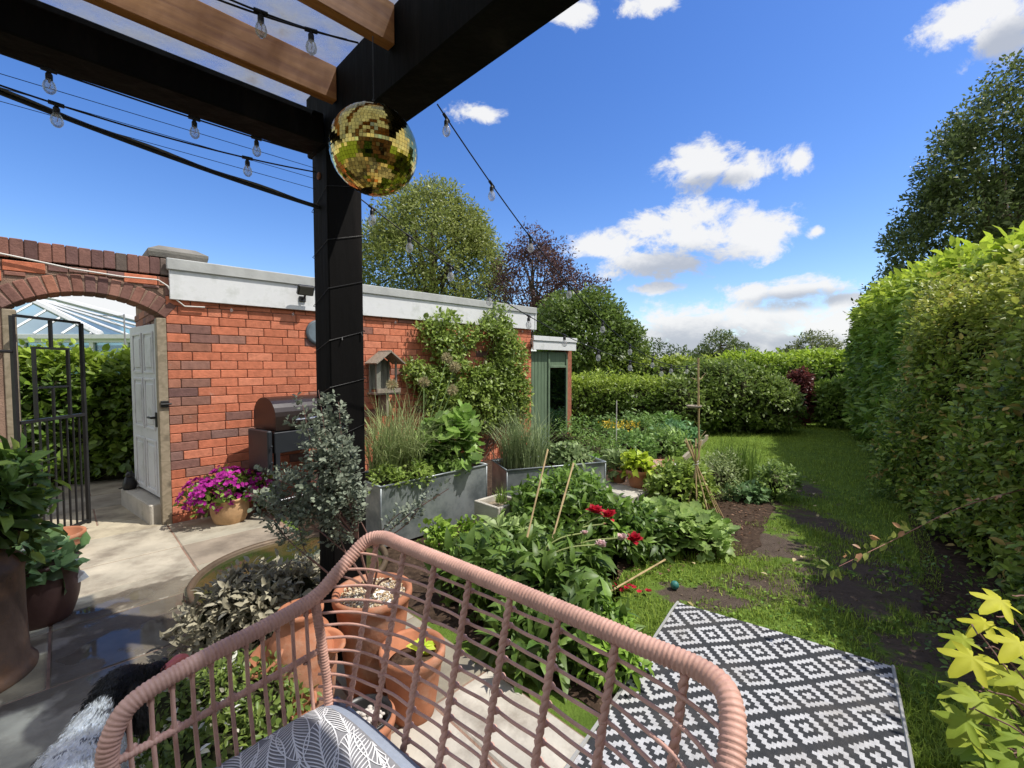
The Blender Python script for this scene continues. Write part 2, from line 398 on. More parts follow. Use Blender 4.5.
def bush(name, label, cat, loc, blobs, nclust, k, ln, L, Wd, c1, c2, tmpl='oval', rad=None, mat_=None, group=None, stems=6, core=.62,
         thick=.3, rough=.15, seed=3, up=.35, tips=None, cvar=.18, keepup=.35, zmin=.03, stemr=.008):
    e = empty(name, loc, label, cat, group); loc = np.array(loc)
    bl = [(b[0] + loc[0], b[1] + loc[1], b[2] + loc[2], *b[3:]) for b in blobs]
    P, Dn = ell_shell(bl, nclust, thick, rough, seed, zmin + loc[2], keepup)
    Dn = unit(Dn + rng.normal(size=Dn.shape) * .25 + np.array([[0, 0, .25]]))
    d = sprigs(P - Dn * ln * .6, Dn, k, ln, rad if rad is not None else ln * .45, L, Wd, c1, c2, cvar, up, tips=tips)
    instmesh('foliage', *d[:3], d[3], d[4], tmpl, d[5], mat_ or LEAF, e)
    if stems:
        m = MB()
        for i in range(stems):
            j = random.randrange(len(P)); tp = Vector(P[j]); b0 = Vector(loc) + Vector((random.uniform(-.03, .03), random.uniform(-.03, .03), 0))
            mid = b0.lerp(tp, .5) + Vector((0, 0, .06 * (tp - b0).length)); m.tube([b0, mid, tp], [stemr, stemr * .7, stemr * .3], 5)
        if core:
            for b in bl: m.sphere(b[:3], 1, 14, 10, (b[3] * core, b[4] * core, b[5] * core))
        m.build('branches', TWIGMASS if core else TWIG, e)
    return e
def blades(name, P, h, w, bend, c1, c2, parent, nseg=4, mat_=None, hv=.25, spread=None, cvar=.2):
    n = len(P); a = rng.random(n) * 2 * PI
    Dd = np.stack([np.cos(a), np.sin(a), np.zeros(n)], 1) if spread is None else unit(spread)
    hh = h * (1 + rng.normal(size=n) * hv).clip(.3, 1.8); bb = bend * rng.random(n) ** .7
    side = np.stack([-Dd[:, 1], Dd[:, 0], np.zeros(n)], 1)
    V = np.zeros((n, nseg + 1, 2, 3))
    for i in range(nseg + 1):
        s = i / nseg; ang = bb * s * 1.4
        # integrate roughly
        x = hh * s * np.sin(bb * s * .8); z = hh * s * np.cos(bb * s * .9)
        c = P + Dd * x[:, None] + np.array([[0, 0, 1.]]) * z[:, None]
        ww = w * (1 - s ** 1.6) * .5 + w * .04
        V[:, i, 0] = c - side * ww; V[:, i, 1] = c + side * ww
    V = V.reshape(-1, 3).astype(np.float32); k = (nseg + 1) * 2
    base = np.array([[i * 2, i * 2 + 1, i * 2 + 3, i * 2 + 2] for i in range(nseg)]).ravel()
    idx = (base[None] + (np.arange(n) * k)[:, None]).ravel().astype(np.int32)
    me = bpy.data.meshes.new(name); me.vertices.add(len(V)); me.vertices.foreach_set('co', V.ravel())
    me.loops.add(len(idx)); me.loops.foreach_set('vertex_index', idx)
    me.polygons.add(n * nseg); me.polygons.foreach_set('loop_start', (np.arange(n * nseg) * 4).astype(np.int32)); me.update(calc_edges=True)
    col = np.ones((n, k, 4), np.float32); col[:, :, :3] = (colors(n, c1, c2, cvar) * np.array([[1.4, 1.3, 1.1]]))[:, None, :]
    ca = me.color_attributes.new('Col', 'FLOAT_COLOR', 'POINT'); ca.data.foreach_set('color', col.ravel())
    return link(name, me, parent, [mat_ or LEAFM])
def disc(c, r, n, z=None):
    a = rng.random(n) * 2 * PI; q = np.sqrt(rng.random(n)) * r
    return np.stack([c[0] + q * np.cos(a), c[1] + q * np.sin(a), np.full(n, c[2] if z is None else z)], 1)
#PART2
# ------------------------------------------------------------------ camera, sun, sky
cam = bpy.data.cameras.new('camera'); co = bpy.data.objects.new('camera', cam); COL.objects.link(co)
co.location = (0, 0, H); co.rotation_euler = (PI / 2 - PITCH, 0, 0)
cam.sensor_width = 36; cam.lens = 36 * F / 1024; cam.clip_start = .02; cam.clip_end = 2000
scene.camera = co
SAZ = Vector((.99, -.14)).normalized(); SEL = math.radians(59)
sd = Vector((SAZ.x * math.cos(SEL), SAZ.y * math.cos(SEL), math.sin(SEL)))
sun = bpy.data.lights.new('sun', 'SUN'); sun.energy = 3.7; sun.angle = math.radians(.53); sun.color = (1, .95, .87)
so = bpy.data.objects.new('sun', sun); COL.objects.link(so); so.location = (6, -4, 9)
so.rotation_euler = (-sd).to_track_quat('-Z', 'Y').to_euler()

world = bpy.data.worlds.new('World'); scene.world = world; world.use_nodes = True
nt = world.node_tree; nt.nodes.clear(); N = nt.nodes; L = nt.links
wo = N.new('ShaderNodeOutputWorld'); bg = N.new('ShaderNodeBackground'); bg.inputs[1].default_value = .15
sky = N.new('ShaderNodeTexSky'); sky.sky_type = 'NISHITA'; sky.sun_disc = False
sky.sun_elevation = SEL; sky.sun_rotation = math.atan2(sd.x, sd.y); sky.ozone_density = 2.2; sky.dust_density = .35; sky.air_density = 1.0
hsv = N.new('ShaderNodeHueSaturation'); hsv.inputs['Value'].default_value = .92; hsv.inputs['Saturation'].default_value = 1.30; hsv.inputs['Hue'].default_value = .514
L.new(sky.outputs[0], hsv.inputs['Color']); L.new(hsv.outputs[0], bg.inputs[0])
tc = N.new('ShaderNodeTexCoord'); geo = tc.outputs['Generated']
def mth(op, a, b=None, c=None, clamp=False):
    n = N.new('ShaderNodeMath'); n.operation = op; n.use_clamp = clamp
    for i, v in enumerate((a, b, c)):
        if v is None: continue
        if isinstance(v, (int, float)): n.inputs[i].default_value = v
        else: L.new(v, n.inputs[i])
    return n.outputs[0]
sx = N.new('ShaderNodeSeparateXYZ'); L.new(geo, sx.inputs[0])
AZ = mth('ARCTAN2', sx.outputs[0], sx.outputs[1]); EL = mth('ARCSINE', sx.outputs[2])
def wnoise(scale, detail=8, rough=.6, sq=2.0, dist=0):
    mp = N.new('ShaderNodeMapping'); mp.inputs['Scale'].default_value = (1, 1, sq); L.new(geo, mp.inputs[0])
    n = N.new('ShaderNodeTexNoise'); n.inputs['Scale'].default_value = scale; n.inputs['Detail'].default_value = detail
    n.inputs['Roughness'].default_value = rough; n.inputs['Distortion'].default_value = dist; L.new(mp.outputs[0], n.inputs[0]); return n.outputs['Fac']
nz = wnoise(7, 10, .66, 1.6, .5); nz2 = wnoise(24, 7, .65, 1.4, .4); nzb = wnoise(3.2, 8, .6, 2.6)
dn = mth('ADD', mth('MULTIPLY', mth('SUBTRACT', nz, .5), 1.9), mth('MULTIPLY', mth('SUBTRACT', nz2, .5), .9))
def azel(px, py):
    u, v = (px - 512) / F, (384 - py) / F
    d = Vector((u, math.cos(PITCH) + v * math.sin(PITCH), -math.sin(PITCH) + v * math.cos(PITCH))).normalized()
    return math.atan2(d.x, d.y), math.asin(d.z)
clouds = [(690, 238, 52, 24), (605, 246, 38, 12), (690, 218, 34, 17), (752, 234, 36, 20), (660, 262, 55, 14), (655, 225, 26, 14),
          (706, 170, 34, 19), (742, 172, 28, 14), (800, 158, 19, 13), (790, 290, 70, 9), (690, 330, 64, 22), (775, 318, 60, 18), (835, 330, 44, 20),
          (740, 345, 110, 18), (975, 12, 44, 20), (1012, 30, 34, 30), (650, 4, 28, 12), (575, 14, 20, 12), (478, 113, 19, 8), (816, 232, 8, 5), (655, 288, 22, 5),
          (620, 338, 40, 14), (850, 300, 40, 8), (720, 352, 120, 16), (90, 308, 60, 14), (60, 325, 70, 14), (1000, 330, 100, 26), (560, 345, 60, 14), (300, 340, 90, 9)]
pc_ = N.new('ShaderNodeCombineXYZ'); L.new(AZ, pc_.inputs[0]); L.new(EL, pc_.inputs[1])
def elld(px, py, rx, ry):
    a0, e0 = azel(px, py); a1, _ = azel(px + rx, py); _, e1 = azel(px, py - ry); ra = max(abs(a1 - a0), .01); re = max(abs(e1 - e0), .006)
    mp = N.new('ShaderNodeMapping'); mp.vector_type = 'POINT'; mp.inputs['Scale'].default_value = (1 / ra, 1 / re, 1); mp.inputs['Location'].default_value = (-a0 / ra, -e0 / re, 0)
    L.new(pc_.outputs[0], mp.inputs[0]); v = N.new('ShaderNodeVectorMath'); v.operation = 'LENGTH'; L.new(mp.outputs[0], v.inputs[0]); return v.outputs['Value']
def mind(lst):
    o = None
    for c in lst:
        d = elld(*c); o = d if o is None else mth('MINIMUM', o, d)
    return o
best = mth('SUBTRACT', 1.0, mind([(a, b, c * 1.5, d * 1.55) for a, b, c, d in clouds]))
under = mth('SUBTRACT', 1.0, mind([(680, 272, 95, 24), (705, 186, 50, 12), (700, 348, 110, 26), (800, 300, 80, 10), (1000, 48, 50, 26), (100, 330, 70, 14), (800, 345, 60, 14)]))
field = mth('ADD', best, mth('MULTIPLY', dn, 1.45))
al = N.new('ShaderNodeMapRange'); al.interpolation_type = 'SMOOTHSTEP'; al.inputs[1].default_value = .04; al.inputs[2].default_value = .62
L.new(field, al.inputs[0])
# unseen clouds added behind and above the camera, thickened to fill the shade
bk = N.new('ShaderNodeMapRange'); bk.interpolation_type = 'SMOOTHSTEP'; bk.inputs[1].default_value = .36; bk.inputs[2].default_value = .50; L.new(nzb, bk.inputs[0])
back = mth('MULTIPLY', bk.outputs[0], mth('GREATER_THAN', mth('ABSOLUTE', AZ), 1.05))
alpha = mth('MAXIMUM', al.outputs[0], back)
li = N.new('ShaderNodeMapRange'); li.inputs[1].default_value = -.5; li.inputs[2].default_value = .45; li.interpolation_type = 'SMOOTHSTEP'
L.new(mth('SUBTRACT', mth('MULTIPLY', dn, .7), mth('SUBTRACT', under, .15)), li.inputs[0])
cr = N.new('ShaderNodeMix'); cr.data_type = 'RGBA'; cr.inputs[6].default_value = (.50, .54, .62, 1); cr.inputs[7].default_value = (.95, .95, .95, 1)
L.new(li.outputs[0], cr.inputs[0])
bg2 = N.new('ShaderNodeBackground'); bg2.inputs[1].default_value = .70; L.new(cr.outputs[2], bg2.inputs[0])
mxs = N.new('ShaderNodeMixShader'); L.new(mth('MULTIPLY', alpha, .96), mxs.inputs[0]); L.new(bg.outputs[0], mxs.inputs[1]); L.new(bg2.outputs[0], mxs.inputs[2])
L.new(mxs.outputs[0], wo.inputs[0])
scene.view_settings.view_transform = 'Standard'; scene.view_settings.look = 'None'; scene.view_settings.exposure = .50; scene.view_settings.gamma = 1
scene.view_settings.use_curve_mapping = False
scene.cycles.max_bounces = 8; scene.cycles.transparent_max_bounces = 24; scene.cycles.use_denoising = True
scene.cycles.caustics_reflective = False; scene.cycles.caustics_refractive = False

# ------------------------------------------------------------------ ground
def lawn_mat():
    m = bpy.data.materials.new('lawn'); nt, N, L = nodes(m)
    out = N.new('ShaderNodeOutputMaterial'); p = N.new('ShaderNodeBsdfPrincipled'); p.inputs['Roughness'].default_value = .95; p.inputs['Specular IOR Level'].default_value = .1
    tc = N.new('ShaderNodeTexCoord')
    def nz(s, d=6, r=.6):
        n = N.new('ShaderNodeTexNoise'); n.inputs['Scale'].default_value = s; n.inputs['Detail'].default_value = d; n.inputs['Roughness'].default_value = r
        L.new(tc.outputs['Object'], n.inputs['Vector']); return n.outputs['Fac']
    def mth(op, a, b=None):
        n = N.new('ShaderNodeMath'); n.operation = op
        for i, v in enumerate((a, b)):
            if v is None: continue
            if isinstance(v, (int, float)): n.inputs[i].default_value = v
            else: L.new(v, n.inputs[i])
        return n.outputs[0]
    r = N.new('ShaderNodeValToRGB'); L.new(nz(3.5), r.inputs[0])
    r.color_ramp.elements[0].position = .3; r.color_ramp.elements[0].color = (.09, .15, .026, 1)
    r.color_ramp.elements[1].position = .7; r.color_ramp.elements[1].color = (.18, .27, .05, 1)
    r2 = N.new('ShaderNodeValToRGB'); L.new(nz(90, 3), r2.inputs[0]); r2.color_ramp.elements[0].color = (.55, .55, .5, 1); r2.color_ramp.elements[1].color = (1.3, 1.3, 1.2, 1)
    mx = N.new('ShaderNodeMix'); mx.data_type = 'RGBA'; mx.blend_type = 'MULTIPLY'; mx.inputs[0].default_value = 1; L.new(r.outputs[0], mx.inputs[6]); L.new(r2.outputs[0], mx.inputs[7])
    # worn earth patches along the walked line of the lawn
    sx = N.new('ShaderNodeSeparateXYZ'); L.new(tc.outputs['Object'], sx.inputs[0]); best = None
    for (cx, cy, rx, ry) in MUD:
        u = mth('MULTIPLY', mth('SUBTRACT', sx.outputs[0], cx), 1 / rx); v = mth('MULTIPLY', mth('SUBTRACT', sx.outputs[1], cy), 1 / ry)
        d = mth('SUBTRACT', 1, mth('SQRT', mth('ADD', mth('MULTIPLY', u, u), mth('MULTIPLY', v, v))))
        best = d if best is None else mth('MAXIMUM', best, d)
    f = mth('ADD', best, mth('MULTIPLY', mth('SUBTRACT', nz(7, 8, .65), .5), 2.6))
    mr = N.new('ShaderNodeMapRange'); mr.inputs[1].default_value = .25; mr.inputs[2].default_value = .5; L.new(f, mr.inputs[0])
    sc = N.new('ShaderNodeValToRGB'); L.new(nz(14), sc.inputs[0]); sc.color_ramp.elements[0].color = (.05, .036, .027, 1); sc.color_ramp.elements[1].color = (.15, .115, .09, 1)
    m2 = N.new('ShaderNodeMix'); m2.data_type = 'RGBA'; L.new(mr.outputs[0], m2.inputs[0]); L.new(mx.outputs[2], m2.inputs[6]); L.new(sc.outputs[0], m2.inputs[7])
    L.new(m2.outputs[2], p.inputs['Base Color'])
    b = N.new('ShaderNodeBump'); b.inputs['Strength'].default_value = .8; b.inputs['Distance'].default_value = .03; L.new(nz(45, 5, .7), b.inputs['Height']); L.new(b.outputs[0], p.inputs['Normal'])
    L.new(p.outputs[0], out.inputs[0]); return m
MUD = [(2.95, 4.1, .35, 1.0), (3.5, 5.6, .35, 1.0), (2.75, 3.2, .35, .5), (2.55, 4.9, .55, .75), (2.1, 3.7, .55, .6), (1.75, 3.0, .5, .35), (1.2, 2.86, .4, .22), (2.2, 2.9, .5, .5), (2.6, 3.0, .4, 1.0), (3.0, 6.2, .4, .8), (1.35, 2.75, .35, .15), (2.4, 2.2, .7, .5)]
m = MB(); n = 60
g = [-300, -120, -60, -30] + [-20 + 40 * i / n for i in range(n + 1)] + [30, 60, 120, 300]
vs = [(x, y + 6, 0) for y in g for x in g]; k = len(g)
m.add(vs, [(j * k + i, j * k + i + 1, (j + 1) * k + i + 1, (j + 1) * k + i) for j in range(k - 1) for i in range(k - 1)])
lawn = m.build('lawn', lawn_mat()); tag(lawn, kind='structure')

def sheet(name, pts, z, mt):
    m = MB(); c = sum((Vector(p) for p in pts), Vector((0, 0))) / len(pts)
    # wobble the edge
    out = []
    for i in range(len(pts)):
        a, b = Vector(pts[i]), Vector(pts[(i + 1) % len(pts)]); kk = max(1, int((b - a).length / .12))
        for j in range(kk):
            q = a.lerp(b, j / kk); out.append((q.x + random.uniform(-.03, .03), q.y + random.uniform(-.03, .03), z))
    m.add([(c.x, c.y, z)] + out, [(0, 1 + i, 1 + (i + 1) % len(out)) for i in range(len(out))])
    return tag(m.build(name, mt), kind='structure')
def gp(*pp): return [tuple(G(x, y)[:2]) for x, y in pp]
sheet('planting_bed', [(-.9, 2.95), (.40, 1.85), (.55, 2.05), (.55, 2.95), (1.0, 3.35), (1.9, 3.45), (2.3, 4.0), (2.75, 4.6), (2.9, 5.5), (2.6, 6.6), (2.6, 9.3), (.9, 9.3), (.2, 7.6), (-2.6, 4.7)], .006, SOIL)
HB = [(8.9, 11.2), (5.6, 5.9), (4.2, 4.0), (3.15, 2.95), (2.6, 2.0), (2.2, 1.2), (2.5, -1.5), (6, -1.5), (11, 12)]
sheet('hedge_bottom_soil', [(8.1, 10.6), (5.3, 5.7), (3.95, 4.4), (3.15, 3.4), (2.45, 2.6), (2.15, 1.8), (2.2, -1.5), (6, -1.5), (11, 12)], .005, SOIL)

# patio of large stone slabs
m = MB(); joints = MB()
SL = [(.40, .35, .255), (.32, .29, .22), (.36, .33, .26), (.27, .245, .20), (.42, .38, .30), (.34, .285, .22)]
rows = [2.6, 1.75, 1.1, .42, 0, -.70, -1.22, -1.64, -2.26, -2.95, -3.60, -4.2, -4.9, -5.6]
for i in range(len(rows) - 1):
    b1, b0 = rows[i], rows[i + 1]
    if b1 <= 2.6 and b0 >= 0: edges = [-1.02, -.03] if i % 2 else [-1.02, -.5, -.03]; edges = [-3.2, -2.2] + edges if b0 >= .4 else edges
    else:
        off = -.04 if b0 > -2.3 else random.uniform(-.4, .3); edges = [off]
        while edges[-1] < 5: edges.append(edges[-1] + random.choice([.55, .74, .95, 1.15]))
        while edges[0] > -4: edges.insert(0, edges[0] - random.choice([.62, .74, .95, 1.1]))
    for a0, a1 in zip(edges[:-1], edges[1:]):
        c = W((a0 + a1) / 2, (b0 + b1) / 2, 0)
        lim = (Vector((0, 2.02, 0)) - O).dot(A_)
        if b1 <= 0 and a1 > lim:
            # clip against the bed edge
            if a0 >= lim - .08: continue
            a1 = lim; c = W((a0 + a1) / 2, (b0 + b1) / 2, 0)
        cc = random.choice(SL); k = random.uniform(.85, 1.12); 
        if c.x > -.6 and c.y < 1.9: cc = (.46, .43, .37)  # pale concrete slabs by the chair, sunlit brightness put into their colour
        m.cur = tuple(x * k for x in cc)
        m.box(c + Z_ * (-.0175 + random.uniform(0, .004)), (a1 - a0) / 2 - .005, (b1 - b0) / 2 - .005, .03, A_, B_, bev=.006)
# slab material: riven stone with damp patches near the pots
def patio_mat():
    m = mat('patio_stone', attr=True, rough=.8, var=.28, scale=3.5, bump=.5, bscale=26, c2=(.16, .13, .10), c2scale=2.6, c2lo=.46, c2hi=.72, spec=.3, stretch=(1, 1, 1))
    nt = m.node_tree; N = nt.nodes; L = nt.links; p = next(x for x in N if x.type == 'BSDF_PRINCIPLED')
    tc = next(x for x in N if x.type == 'TEX_COORD'); sx = N.new('ShaderNodeSeparateXYZ'); L.new(tc.outputs['Object'], sx.inputs[0])
    def mth(op, a, b=None):
        n = N.new('ShaderNodeMath'); n.operation = op
        for i, v in enumerate((a, b)):
            if v is None: continue
            if isinstance(v, (int, float)): n.inputs[i].default_value = v
            else: L.new(v, n.inputs[i])
        return n.outputs[0]
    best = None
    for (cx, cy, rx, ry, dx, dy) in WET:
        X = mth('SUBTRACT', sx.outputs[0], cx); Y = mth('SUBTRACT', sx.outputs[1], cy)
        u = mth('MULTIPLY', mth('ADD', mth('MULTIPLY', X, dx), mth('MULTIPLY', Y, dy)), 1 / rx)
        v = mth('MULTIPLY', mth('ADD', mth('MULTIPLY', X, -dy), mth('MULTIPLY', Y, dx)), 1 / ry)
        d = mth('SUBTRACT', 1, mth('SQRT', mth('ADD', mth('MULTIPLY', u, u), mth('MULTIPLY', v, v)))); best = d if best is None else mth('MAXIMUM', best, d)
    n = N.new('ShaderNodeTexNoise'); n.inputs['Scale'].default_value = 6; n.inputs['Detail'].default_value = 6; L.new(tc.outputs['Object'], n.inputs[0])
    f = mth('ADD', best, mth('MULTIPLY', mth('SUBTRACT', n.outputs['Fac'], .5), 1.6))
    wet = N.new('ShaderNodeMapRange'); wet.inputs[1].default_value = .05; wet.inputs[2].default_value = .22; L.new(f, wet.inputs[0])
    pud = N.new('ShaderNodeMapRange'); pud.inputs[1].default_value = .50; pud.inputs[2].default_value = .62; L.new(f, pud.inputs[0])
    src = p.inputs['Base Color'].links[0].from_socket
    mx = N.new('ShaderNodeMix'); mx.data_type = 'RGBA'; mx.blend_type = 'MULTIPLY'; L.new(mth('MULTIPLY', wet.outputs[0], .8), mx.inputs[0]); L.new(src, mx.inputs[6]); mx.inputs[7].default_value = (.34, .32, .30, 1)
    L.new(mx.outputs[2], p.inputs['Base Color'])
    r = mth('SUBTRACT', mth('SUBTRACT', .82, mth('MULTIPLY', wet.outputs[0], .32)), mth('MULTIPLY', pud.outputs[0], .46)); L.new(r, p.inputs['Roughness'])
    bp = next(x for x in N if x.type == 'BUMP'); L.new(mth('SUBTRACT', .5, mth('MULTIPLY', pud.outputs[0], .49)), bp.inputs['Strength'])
    return m
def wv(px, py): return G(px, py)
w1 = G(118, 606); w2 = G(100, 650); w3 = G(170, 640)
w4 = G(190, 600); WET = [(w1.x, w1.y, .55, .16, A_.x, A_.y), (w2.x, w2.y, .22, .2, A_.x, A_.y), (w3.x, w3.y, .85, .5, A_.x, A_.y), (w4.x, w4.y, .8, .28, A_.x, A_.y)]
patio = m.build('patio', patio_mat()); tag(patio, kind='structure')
m = MB(); lim = (Vector((0, 2.02, 0)) - O).dot(A_)
m.prism([W(-4, -5.6, .0), W(lim, -5.6, .0), W(lim, 0, .0), W(-4, 0, .0)], Z_ * .009)
m.prism([W(-3.2, 0.001, .0), W(-.02, 0.001, .0), W(-.02, 2.6, .0), W(-3.2, 2.6, .0)], Z_ * .009)
tag(m.build('patio_joints', MORTAR), kind='structure')

# ------------------------------------------------------------------ brick outhouse
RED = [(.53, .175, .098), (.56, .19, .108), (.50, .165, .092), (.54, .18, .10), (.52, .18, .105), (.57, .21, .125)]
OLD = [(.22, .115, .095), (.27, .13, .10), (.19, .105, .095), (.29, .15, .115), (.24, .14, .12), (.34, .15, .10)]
def brick(m, a0, a1, z0, z1, pal, b=-.0, dep=.02, X=A_, Y=-B_, org=None, gap=.0030):
    _k = random.uniform(.86, 1.1); m.cur = tuple(x * _k for x in random.choice(pal))
    org = org or O
    c = org + X * ((a0 + a1) / 2) + Z_ * ((z0 + z1) / 2) + Y * (-dep + b + random.uniform(-.0015, .0015))
    m.box(c, (a1 - a0) / 2 - gap, dep, (z1 - z0) / 2 - gap, X, Y, Z_, bev=.004)
CH = .0855
oh = empty('brick_outhouse', O, 'flat roofed red brick outhouse with white fascia board, behind the barbecue and troughs', 'outhouse')
LEN = 5.0; TOPZ = 2.11
m = MB()
m.prism([W(.012, .012, -.05), W(LEN - .012, .012, -.05), W(LEN - .012, 2.4, -.05), W(.012, 2.4, -.05)], Z_ * (TOPZ + .2))
m.build('wall_core', MORTAR, oh)
m = MB(); r = 0; z = 0
while z < TOPZ + .1:
    a = 0 if r % 2 else -.0; first = True
    pat = [.115, .235, .235] if r % 2 else [.235, .235]
    i = 0
    x = 0
    while x < LEN - .01:
        w = (.1175 if r % 2 else .235) if first else (.1175 if random.random() < .14 else .235)
        if first: first = False; w = w * random.uniform(.75, 1.0) + 0.0
        w = min(w, LEN - x)
        q = .30 + .12 * (r % 2) + random.uniform(-.1, .08)
        pal = OLD if (x + w / 2 < q and random.random() < .5) else RED
        if pal is RED and random.random() < .06: pal = OLD
        if w > .03: brick(m, x, x + w, z, z + CH, pal)
        x += w
    z += CH; r += 1
m.build('brick_face', BRICK, oh)
# left return of the outhouse inside the passage (faces -A)
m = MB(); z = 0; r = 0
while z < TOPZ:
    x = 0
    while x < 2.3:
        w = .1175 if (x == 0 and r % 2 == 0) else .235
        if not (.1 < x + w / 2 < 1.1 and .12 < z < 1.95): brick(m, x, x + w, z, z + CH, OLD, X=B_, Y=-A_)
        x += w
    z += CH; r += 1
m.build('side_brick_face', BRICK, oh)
m = MB(); m.box(W(LEN / 2 + .03, -.028, 2.24), LEN / 2 - .04 + .04, .018, .135, A_, B_, Z_, .003)
m.box(W(LEN + .06, 1.1, 2.24), .018, 1.15, .135, A_, B_, Z_, .003)
m.build('fascia_board', WPAINT, oh)
m = MB(); m.box(W(LEN / 2 + .04, -.045, 2.425), LEN / 2 + .03, .022, .052, A_, B_, Z_, .006)
m.build('roof_edge_trim', GREYTRIM, oh)
m = MB(); m.box(W(LEN / 2 + .02, 1.2, 2.40), LEN / 2 - .01, 1.2, .06, A_, B_, Z_, .01); m.build('roof', GREYTRIM, oh)
# side door
dr = MB(); 
dd0 = W(-.035, .12, 0); DY = (W(-.15, .97, 0) - dd0).normalized(); DX = Vector((DY.y, -DY.x, 0))
def DP(n_, t_, z_): return dd0 + DX * (n_ + .022) + DY * (t_ - .15) + Z_ * z_
dr.box(DP(-.022, .6, 1.06), .018, .45, .83, DX, DY, Z_, .003)
for (bb, hw) in ((.42, .14), (.78, .14)):
    for (zc, hz) in ((1.62, .19), (1.12, .24), (.52, .24)):
        for s in (-1, 1):
            dr.box(DP(-.045, bb + s * hw, zc), .006, .012, hz, DX, DY, Z_, .003); dr.box(DP(-.045, bb, zc + s * hz), .0055, hw + .0115, .012, DX, DY, Z_, .003)
        dr.box(DP(-.044, bb, zc), .006, hw - .045, hz - .045, DX, DY, Z_, .004)
d = dr.build('door', WPAINT, oh); tag(d, 'white panelled side door')
m = MB(); m.tube([DP(-.045, .24, 1.0), DP(-.085, .24, 1.0), DP(-.085, .33, 1.0)], .011, 8); m.box(DP(-.045, .24, .98), .005, .02, .07, DX, DY, Z_, .003); m.build('handle', BLACKM, d)
m = MB(); m.box(DP(-.045, .62, .10), .10, .50, .10, DX, DY, Z_, .01); m.build('door_step', CONC, oh)

# ------------------------------------------------------------------ arched garden wall
aw = empty('arched_wall', W(-.5, 0, 0), 'weathered brick garden wall pierced by a low arch above the iron gate', 'wall')
SP, RISE, HWD = 1.93, .18, .5
R = (HWD ** 2 + RISE ** 2) / (2 * RISE); CZ = SP + RISE - R; AM = -.5; TH = .33; WT = 2.33
ang = math.asin(HWD / R)
def ext(a):  # height of the extrados at a
    d = abs(a - AM)
    return CZ + math.sqrt(max((R + .15) ** 2 - d * d, 0)) if d < (R + .15) * math.sin(ang) + .0 else -1
m = MB()   # backing: two piers and band over the arch
m.prism([W(-2.4, .012, -.05), W(-1.0, .012, -.05), W(-1.0, TH, -.05), W(-2.4, TH, -.05)], Z_ * (WT + .03))
K = 20
for i in range(K):
    t0, t1 = -ang + 2 * ang * i / K, -ang + 2 * ang * (i + 1) / K
    a0, a1 = AM + (R + .02) * math.sin(t0), AM + (R + .02) * math.sin(t1)
    z0, z1 = CZ + (R + .02) * math.cos(t0), CZ + (R + .02) * math.cos(t1)
    m.prism([W(a0, .012, z0), W(a1, .012, z1), W(a1, .012, WT - .02), W(a0, .012, WT - .02)], B_ * (TH - .012))
m.prism([W(.0, .012, TOPZ + .15), W(.16, .012, TOPZ + .15), W(.16, .012, WT - .02), W(.0, .012, WT - .02)], B_ * (TH - .012))
m.build('wall_core', MORTAR, aw)
m = MB(); z = 0; r = 0
while z < WT - .03:
    x = -2.4 + (.1175 if r % 2 else 0); cells = []
    while x < .10:
        cells.append(x); x += .1175
    i = 0
    def ok(x):
        lo = max(ext(x), ext(x + .1175)); mid = x + .0587
        if -1.0 < mid < 0 and lo < 0: return False
        if mid > -.01 and z < TOPZ + .14 - .05: return False
        if lo > 0: return z > lo - .02
        return True
    while i < len(cells):
        x = cells[i]
        if ok(x):
            if i + 1 < len(cells) and ok(cells[i + 1]) and random.random() < .86: brick(m, x, x + .235, z, z + CH, OLD if random.random() < .8 else RED[:3]); i += 2; continue
            brick(m, x, x + .1175, z, z + CH, OLD)
        i += 1
    z += CH; r += 1
# small closing bricks just over the extrados
for x in np.arange(-1.1, .02, .118):
    e0 = max(ext(x), ext(x + .118)) if ext(x) > 0 else SP + .06
    zt = math.ceil((e0 - .02) / CH) * CH
    if zt - e0 > .018 and -1.06 < x < -.02: brick(m, x, x + .118, e0 - .0, zt, OLD)
m.build('brick_face', BRICK, aw)
m = MB(); NV = 15
for i in range(NV):
    t = -ang + 2 * ang * (i + .5) / NV; up = (A_ * math.sin(t) + Z_ * math.cos(t)); tg = (A_ * math.cos(t) - Z_ * math.sin(t))
    _k = random.uniform(.75, 1.1); m.cur = tuple(x * _k for x in random.choice(OLD))
    hw = (R + .07) * ang / NV - .006
    m.box(W(AM, 0, CZ) + up * (R + .07) + B_ * (TH / 2 - .004), hw, TH / 2, .072, tg, B_, up, .006)
m.build('arch_ring', BRICK, aw)
m = MB()
for i in range(30):
    t0, t1 = -ang + 2 * ang * i / 30, -ang + 2 * ang * (i + 1) / 30
    q = [W(AM + r_ * math.sin(t), .004, CZ + r_ * math.cos(t)) for r_, t in ((R + .004, t0), (R + .004, t1), (R + .139, t1), (R + .139, t0))]; m.prism(q, B_ * (TH - .014))
m.box(W(-1.125, TH / 2, WT + .068), 1.27, TH / 2 - .008, .066, A_, B_, Z_)
m.build('arch_mortar', MORTAR, aw)
m = MB(); x = -2.4
while x < .15:
    _k = random.uniform(.65, 1.0); m.cur = tuple(v * _k for v in random.choice(OLD[:3] + [(.18, .14, .12)]))
    m.box(W(x + .0375, TH / 2, WT + .07 + random.uniform(-.004, .004)), .0362, TH / 2 + random.uniform(.0, .006), .075, A_, B_, Z_, .005); x += .0765
m.build('coping', BRICK, aw)
m = MB(); m.box(W(-.035, .06, SP / 2 - .01), .036, .062, SP / 2 + .01, A_, B_, Z_, .004); m.build('jamb_timber', POSTW, aw)
